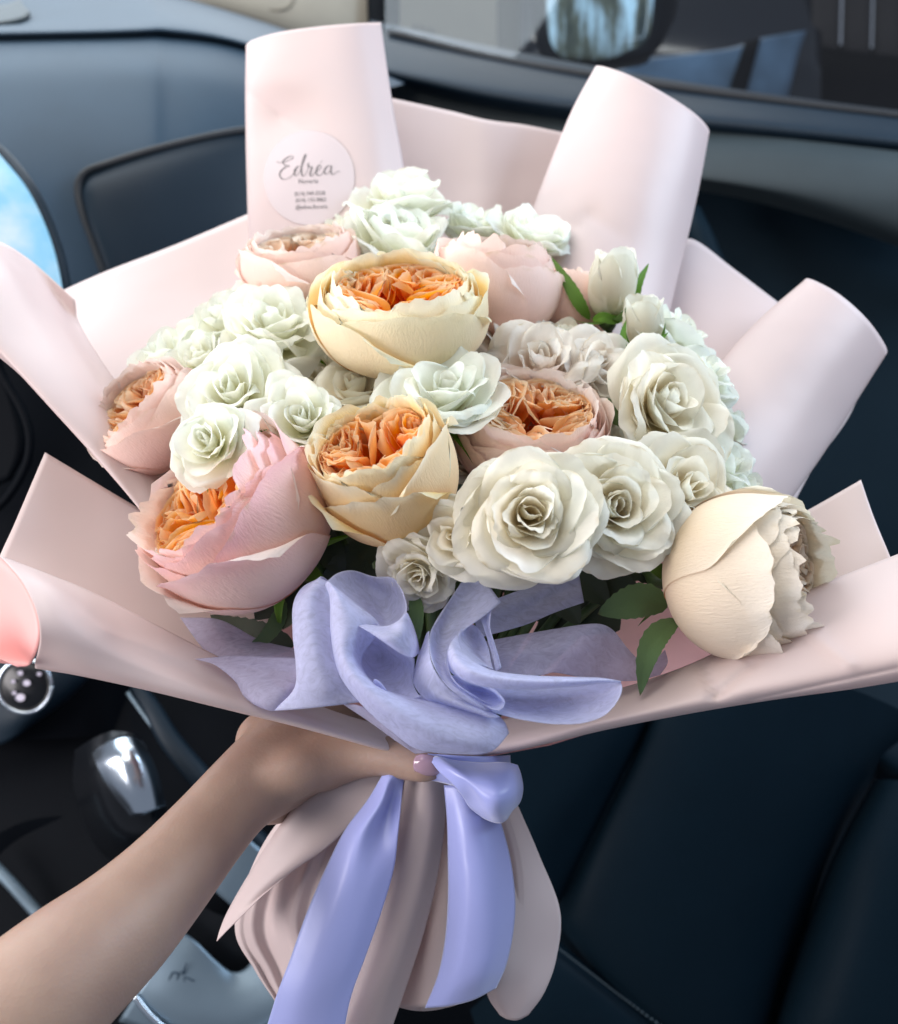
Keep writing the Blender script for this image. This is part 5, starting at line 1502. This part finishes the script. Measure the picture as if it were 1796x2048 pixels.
# right loop: big S band
fold([[(905, 1192, .456), (938, 1148, .456), (968, 1160, .454), (1002, 1204, .450)],
      [(878, 1232, .452), (902, 1210, .456), (938, 1214, .454), (966, 1234, .448)],
      [(862, 1262, .442), (880, 1258, .452), (905, 1262, .452), (926, 1262, .444)],
      [(859, 1292, .434), (874, 1296, .444), (892, 1300, .446), (900, 1296, .438)],
      [(866, 1326, .428), (880, 1330, .434), (892, 1332, .436), (896, 1330, .430)],
      [(886, 1362, .426), (896, 1362, .429), (904, 1362, .430), (908, 1360, .427)],
      [(918, 1392, .426), (926, 1388, .428), (934, 1386, .429), (940, 1386, .428)],
      [(972, 1424, .430), (982, 1420, .431), (990, 1418, .432), (1000, 1420, .432)]], 'tulle', nu=30, nv=56, seed=11)
fold([[(858, 1262, .440), (852, 1270, .446), (846, 1290, .450), (842, 1300, .452)],
      [(858, 1300, .432), (846, 1306, .438), (836, 1316, .444), (832, 1330, .448)],
      [(868, 1338, .427), (852, 1348, .431), (836, 1356, .437), (826, 1362, .442)],
      [(896, 1376, .426), (878, 1386, .428), (860, 1392, .432), (846, 1394, .438)],
      [(938, 1404, .427), (922, 1410, .427), (900, 1410, .431), (880, 1408, .438)],
      [(1000, 1434, .431), (985, 1436, .429), (968, 1432, .432), (950, 1424, .438)]], 'tulle', nu=24, nv=44, seed=12)
# inner small loop
fold([[(918, 1262, .444), (934, 1250, .450), (952, 1252, .453), (966, 1270, .450)],
      [(916, 1280, .438), (936, 1278, .450), (958, 1282, .454), (976, 1296, .450)],
      [(926, 1304, .434), (944, 1306, .444), (964, 1312, .450), (982, 1322, .448)],
      [(950, 1326, .432), (962, 1330, .438), (974, 1334, .442), (986, 1338, .442)]], 'tulle', seed=13)
fold([[(962, 1240, .452), (972, 1230, .452), (982, 1220, .450)],
      [(972, 1270, .450), (980, 1262, .450), (980, 1256, .446)],
      [(984, 1310, .447), (992, 1304, .446), (992, 1296, .444)],
      [(992, 1342, .445), (999, 1338, .443), (1003, 1334, .442)]], 'tulle', nu=14, nv=26, seed=14)
# right long lobe: upper band
fold([[(914, 1270, .440), (904, 1282, .434), (896, 1300, .432), (893, 1318, .436)],
      [(922, 1298, .433), (914, 1312, .426), (906, 1328, .426), (902, 1344, .432)],
      [(946, 1322, .428), (940, 1338, .420), (934, 1352, .420), (936, 1364, .428)],
      [(990, 1342, .426), (990, 1354, .418), (988, 1366, .418), (988, 1376, .426)],
      [(1060, 1351, .426), (1062, 1360, .418), (1062, 1370, .419), (1062, 1379, .427)],
      [(1140, 1354, .428), (1142, 1360, .421), (1142, 1368, .422), (1142, 1374, .430)],
      [(1200, 1356, .432), (1202, 1359, .428), (1202, 1363, .428), (1202, 1367, .434)],
      [(1240, 1362, .436), (1242, 1363, .436), (1242, 1364, .436), (1242, 1366, .438)]], 'tulle', nu=24, nv=60, seed=15)
# right long lobe: lower cup
fold([[(900, 1352, .440), (950, 1372, .438), (1000, 1376, .436), (1070, 1377, .436), (1140, 1372, .436), (1200, 1364, .436), (1240, 1362, .438)],
      [(930, 1380, .440), (970, 1392, .444), (1020, 1396, .447), (1080, 1398, .448), (1150, 1394, .447), (1210, 1386, .443), (1244, 1374, .436)],
      [(960, 1404, .438), (1000, 1414, .441), (1040, 1420, .444), (1095, 1424, .445), (1160, 1420, .443), (1212, 1408, .438), (1240, 1392, .432)],
      [(984, 1424, .434), (1020, 1434, .434), (1060, 1442, .434), (1110, 1448, .434), (1165, 1446, .432), (1206, 1432, .429), (1228, 1412, .428)]], 'tulle', nu=50, nv=30, seed=16)
# small lobe
fold([[(898, 1350, .434), (930, 1356, .432), (964, 1366, .430), (990, 1380, .429), (1008, 1398, .430)],
      [(906, 1362, .436), (934, 1370, .440), (964, 1380, .441), (990, 1392, .438), (1010, 1406, .431)],
      [(922, 1380, .432), (944, 1390, .437), (966, 1398, .438), (986, 1406, .434), (1006, 1416, .429)],
      [(940, 1394, .428), (956, 1404, .429), (972, 1412, .429), (984, 1418, .428), (998, 1421, .427)]], 'tulle', seed=17)
# pale tip under the main tail
fold([[(686, 1408, .440), (720, 1412, .437), (760, 1430, .435)],
      [(740, 1444, .440), (770, 1452, .437), (810, 1466, .435)],
      [(790, 1480, .441), (815, 1484, .438), (850, 1492, .436)],
      [(830, 1507, .442), (845, 1506, .440), (890, 1500, .439)]], 'tulle_thin', seed=18)

# ================================================================== SATIN RIBBON
rib = thing('satin_ribbon', 'shiny lilac satin ribbon knotted round the grip with two long tails', 'ribbon', P(900, 1560, .48))
bpy.context.view_layer.update()


def satin(name, rows, **k):
    return part(rib, loft, name, rows, M['satin'], thick=0.0004, **k)


satin('ribbon_tail', [
    [(768, 1545, .484), (780, 1548, .480), (795, 1550, .480), (808, 1552, .486)],
    [(735, 1600, .482), (762, 1605, .474), (782, 1600, .482), (803, 1600, .480)],
    [(690, 1660, .478), (725, 1665, .469), (765, 1662, .476), (797, 1660, .474)],
    [(650, 1740, .474), (695, 1745, .464), (745, 1742, .466), (788, 1735, .470)],
    [(612, 1830, .472), (660, 1838, .462), (712, 1838, .462), (762, 1825, .468)],
    [(580, 1920, .470), (630, 1932, .461), (684, 1934, .461), (730, 1915, .467)],
    [(552, 1995, .470), (600, 2010, .462), (652, 2014, .462), (700, 2000, .466)],
    [(520, 2100, .472), (575, 2110, .466), (630, 2115, .465), (680, 2110, .468)]], nu=30, nv=60)
satin('ribbon_tail', [
    [(888, 1570, .482), (915, 1570, .478), (945, 1575, .478), (980, 1590, .484)],
    [(894, 1640, .478), (925, 1642, .470), (960, 1645, .471), (1000, 1640, .480)],
    [(896, 1720, .475), (935, 1725, .466), (978, 1725, .467), (1020, 1715, .478)],
    [(896, 1800, .474), (938, 1806, .464), (985, 1806, .465), (1030, 1795, .477)],
    [(890, 1880, .474), (932, 1888, .464), (982, 1886, .465), (1026, 1865, .477)],
    [(876, 1950, .475), (918, 1958, .466), (965, 1952, .466), (1012, 1930, .478)],
    [(850, 2016, .478), (895, 2012, .472), (945, 2000, .472), (992, 1976, .480)]], nu=30, nv=60)
satin('knot_loop', [
    [(860, 1520, .470), (875, 1512, .470), (905, 1520, .468), (960, 1525, .468), (1010, 1525, .470), (1035, 1530, .474)],
    [(880, 1545, .462), (900, 1535, .458), (935, 1545, .454), (980, 1548, .453), (1022, 1545, .458), (1042, 1550, .472)],
    [(905, 1568, .458), (925, 1560, .452), (955, 1572, .447), (995, 1575, .446), (1030, 1572, .454), (1046, 1578, .472)],
    [(925, 1592, .458), (945, 1586, .452), (970, 1600, .446), (1000, 1602, .446), (1028, 1600, .454), (1040, 1604, .472)],
    [(940, 1615, .464), (960, 1615, .458), (980, 1628, .454), (1002, 1630, .454), (1020, 1624, .460), (1026, 1620, .474)],
    [(965, 1635, .474), (975, 1640, .470), (990, 1645, .468), (1004, 1645, .468), (1014, 1638, .472), (1018, 1630, .480)]], nu=40, nv=40, wob=0.002, seed=3)
satin('ribbon_band', [
    [(790, 1500, .500), (820, 1505, .486), (870, 1508, .474), (930, 1512, .470), (990, 1512, .478), (1020, 1510, .50)],
    [(790, 1530, .500), (820, 1532, .484), (870, 1536, .472), (930, 1545, .468), (990, 1545, .476), (1020, 1540, .50)],
    [(795, 1555, .502), (825, 1556, .488), (870, 1562, .477), (930, 1575, .474), (985, 1575, .482), (1010, 1570, .50)]], nu=36, nv=14, wob=0.001, seed=4)
#MARK_ARM
# ================================================================== ARM AND HAND
def blob_chain(V, F, pts, rads, n=20, sides=20, squash=1.0, nrm=None):
    """closed tapered tube of elliptical section, appended to V, F. pts (px,py,d), rads metres"""
    p = cr(to_world(np.array(pts, float)), n)
    r = cr((np.array(rads, float) * np.array([q[2] for q in pts]) / FPX).reshape(-1, 1), n)[:, 0]      # half widths given as photo pixels
    T = np.gradient(p, axis=0); T /= np.linalg.norm(T, axis=1)[:, None]
    view = CL - p; view /= np.linalg.norm(view, axis=1)[:, None]
    A = np.cross(T, view); A /= np.linalg.norm(A, axis=1)[:, None]
    B = np.cross(T, A)
    k0 = len(V)
    sq = squash if np.ndim(squash) else np.full(n + 1, squash)
    if np.ndim(squash): sq = cr(np.array(squash, float).reshape(-1, 1), n)[:, 0]
    for i in range(n + 1):
        for k in range(sides):
            a = 2 * PI * k / sides
            V.append(p[i] + A[i] * math.cos(a) * r[i] + B[i] * math.sin(a) * r[i] * sq[i])
    # round caps
    for j in range(n):
        for k in range(sides):
            a = k0 + j * sides + k; b = k0 + j * sides + (k + 1) % sides
            F.append((a, b, b + sides, a + sides))
    for (i, sgn) in ((0, -1), (n, 1)):
        c0 = len(V)
        prev = k0 + i * sides
        for m in (0.5, 0.85):
            c = len(V)
            for k in range(sides):
                a = 2 * PI * k / sides
                f = math.sqrt(1 - m * m)
                V.append(p[i] + T[i] * sgn * m * r[i] * 0.8 + (A[i] * math.cos(a) + B[i] * math.sin(a) * sq[i]) * r[i] * f)
            for k in range(sides):
                q = (prev + k, prev + (k + 1) % sides, c + (k + 1) % sides, c + k)
                F.append(q if sgn > 0 else q[::-1])
            prev = c
        F.append(tuple(prev + k for k in range(sides)) if sgn > 0 else tuple(prev + k for k in range(sides))[::-1])


person = thing('person', 'bare left forearm and hand holding the bouquet by its ribbon tied grip', 'person', P(300, 1850, .5))
bpy.context.view_layer.update()
V = []; F = []
# forearm
blob_chain(V, F, [(-160, 2230, .385), (40, 2030, .40), (150, 1930, .415), (236, 1856, .43), (326, 1764, .45), (412, 1664, .47), (478, 1590, .485), (540, 1538, .498), (600, 1498, .51), (665, 1478, .52)],
           [176, 150, 134, 118, 100, 86, 82, 90, 96, 88], n=56, sides=28, squash=[.85, .85, .85, .83, .8, .76, .76, .78, .8, .8])
# palm heel / thenar
blob_chain(V, F, [(478, 1596, .489), (545, 1552, .50), (600, 1525, .508), (650, 1508, .512)], [72, 80, 72, 60], n=20, sides=24, squash=[.8, .85, .9, .9])
blob_chain(V, F, [(520, 1560, .487), (590, 1540, .490), (650, 1524, .494), (710, 1514, .497)], [44, 58, 50, 40], n=20, sides=20)
blob_chain(V, F, [(530, 1490, .515), (600, 1470, .535), (700, 1470, .55)], [70, 76, 60], n=16, sides=20)
# thumb
blob_chain(V, F, [(640, 1522, .497), (690, 1510, .496), (735, 1508, .492), (775, 1512, .487), (815, 1519, .483), (852, 1530, .478), (872, 1533, .478)],
           [64, 56, 48, 42, 43, 38, 31], n=40, sides=20, squash=[1, .95, .9, .9, .85, .8, .7])
# fingers closing behind the grip
for (y0, y1, s_) in ((1455, 1480, 1.0), (1500, 1520, 1.0), (1545, 1565, .95), (1585, 1605, .8)):
    blob_chain(V, F, [(610, y0, .545), (690, y0 + 5, .563), (780, y1, .575), (870, y1 + 5, .575), (935, y1 + 8, .565), (965, y1 + 5, .55)],
               [36 * s_, 34 * s_, 32 * s_, 30 * s_, 28 * s_, 24 * s_], n=26, sides=14)
blob_chain(V, F, [(500, 1600, .50), (545, 1606, .515), (600, 1596, .535), (660, 1590, .55)], [44, 44, 40, 34], n=14, sides=16)
arm = under(person, mesh_obj('arm', V, F, M['skin']))
m = arm.modifiers.new('fuse', 'REMESH'); m.mode = 'VOXEL'; m.voxel_size = 0.0018; m.use_smooth_shade = True
m2 = arm.modifiers.new('soften', 'SMOOTH'); m2.factor = 0.6; m2.iterations = 26
# thumbnail
part(person, loft, 'thumbnail', [
    [(832, 1512, .4720), (846, 1508, .4705), (866, 1512, .4705), (884, 1524, .4725)],
    [(827, 1524, .4710), (846, 1524, .4690), (868, 1526, .4690), (889, 1534, .4715)],
    [(828, 1538, .4715), (846, 1541, .4700), (868, 1542, .4700), (886, 1543, .4725)],
    [(834, 1545, .4740), (848, 1550, .4725), (866, 1551, .4725), (878, 1549, .4745)]], M['nail'], nu=16, nv=14, thick=0.0006)

for o in list(bpy.data.objects):
    if o.type == 'MESH' and len(o.data.materials) == 0:
        print('no material', o.name)
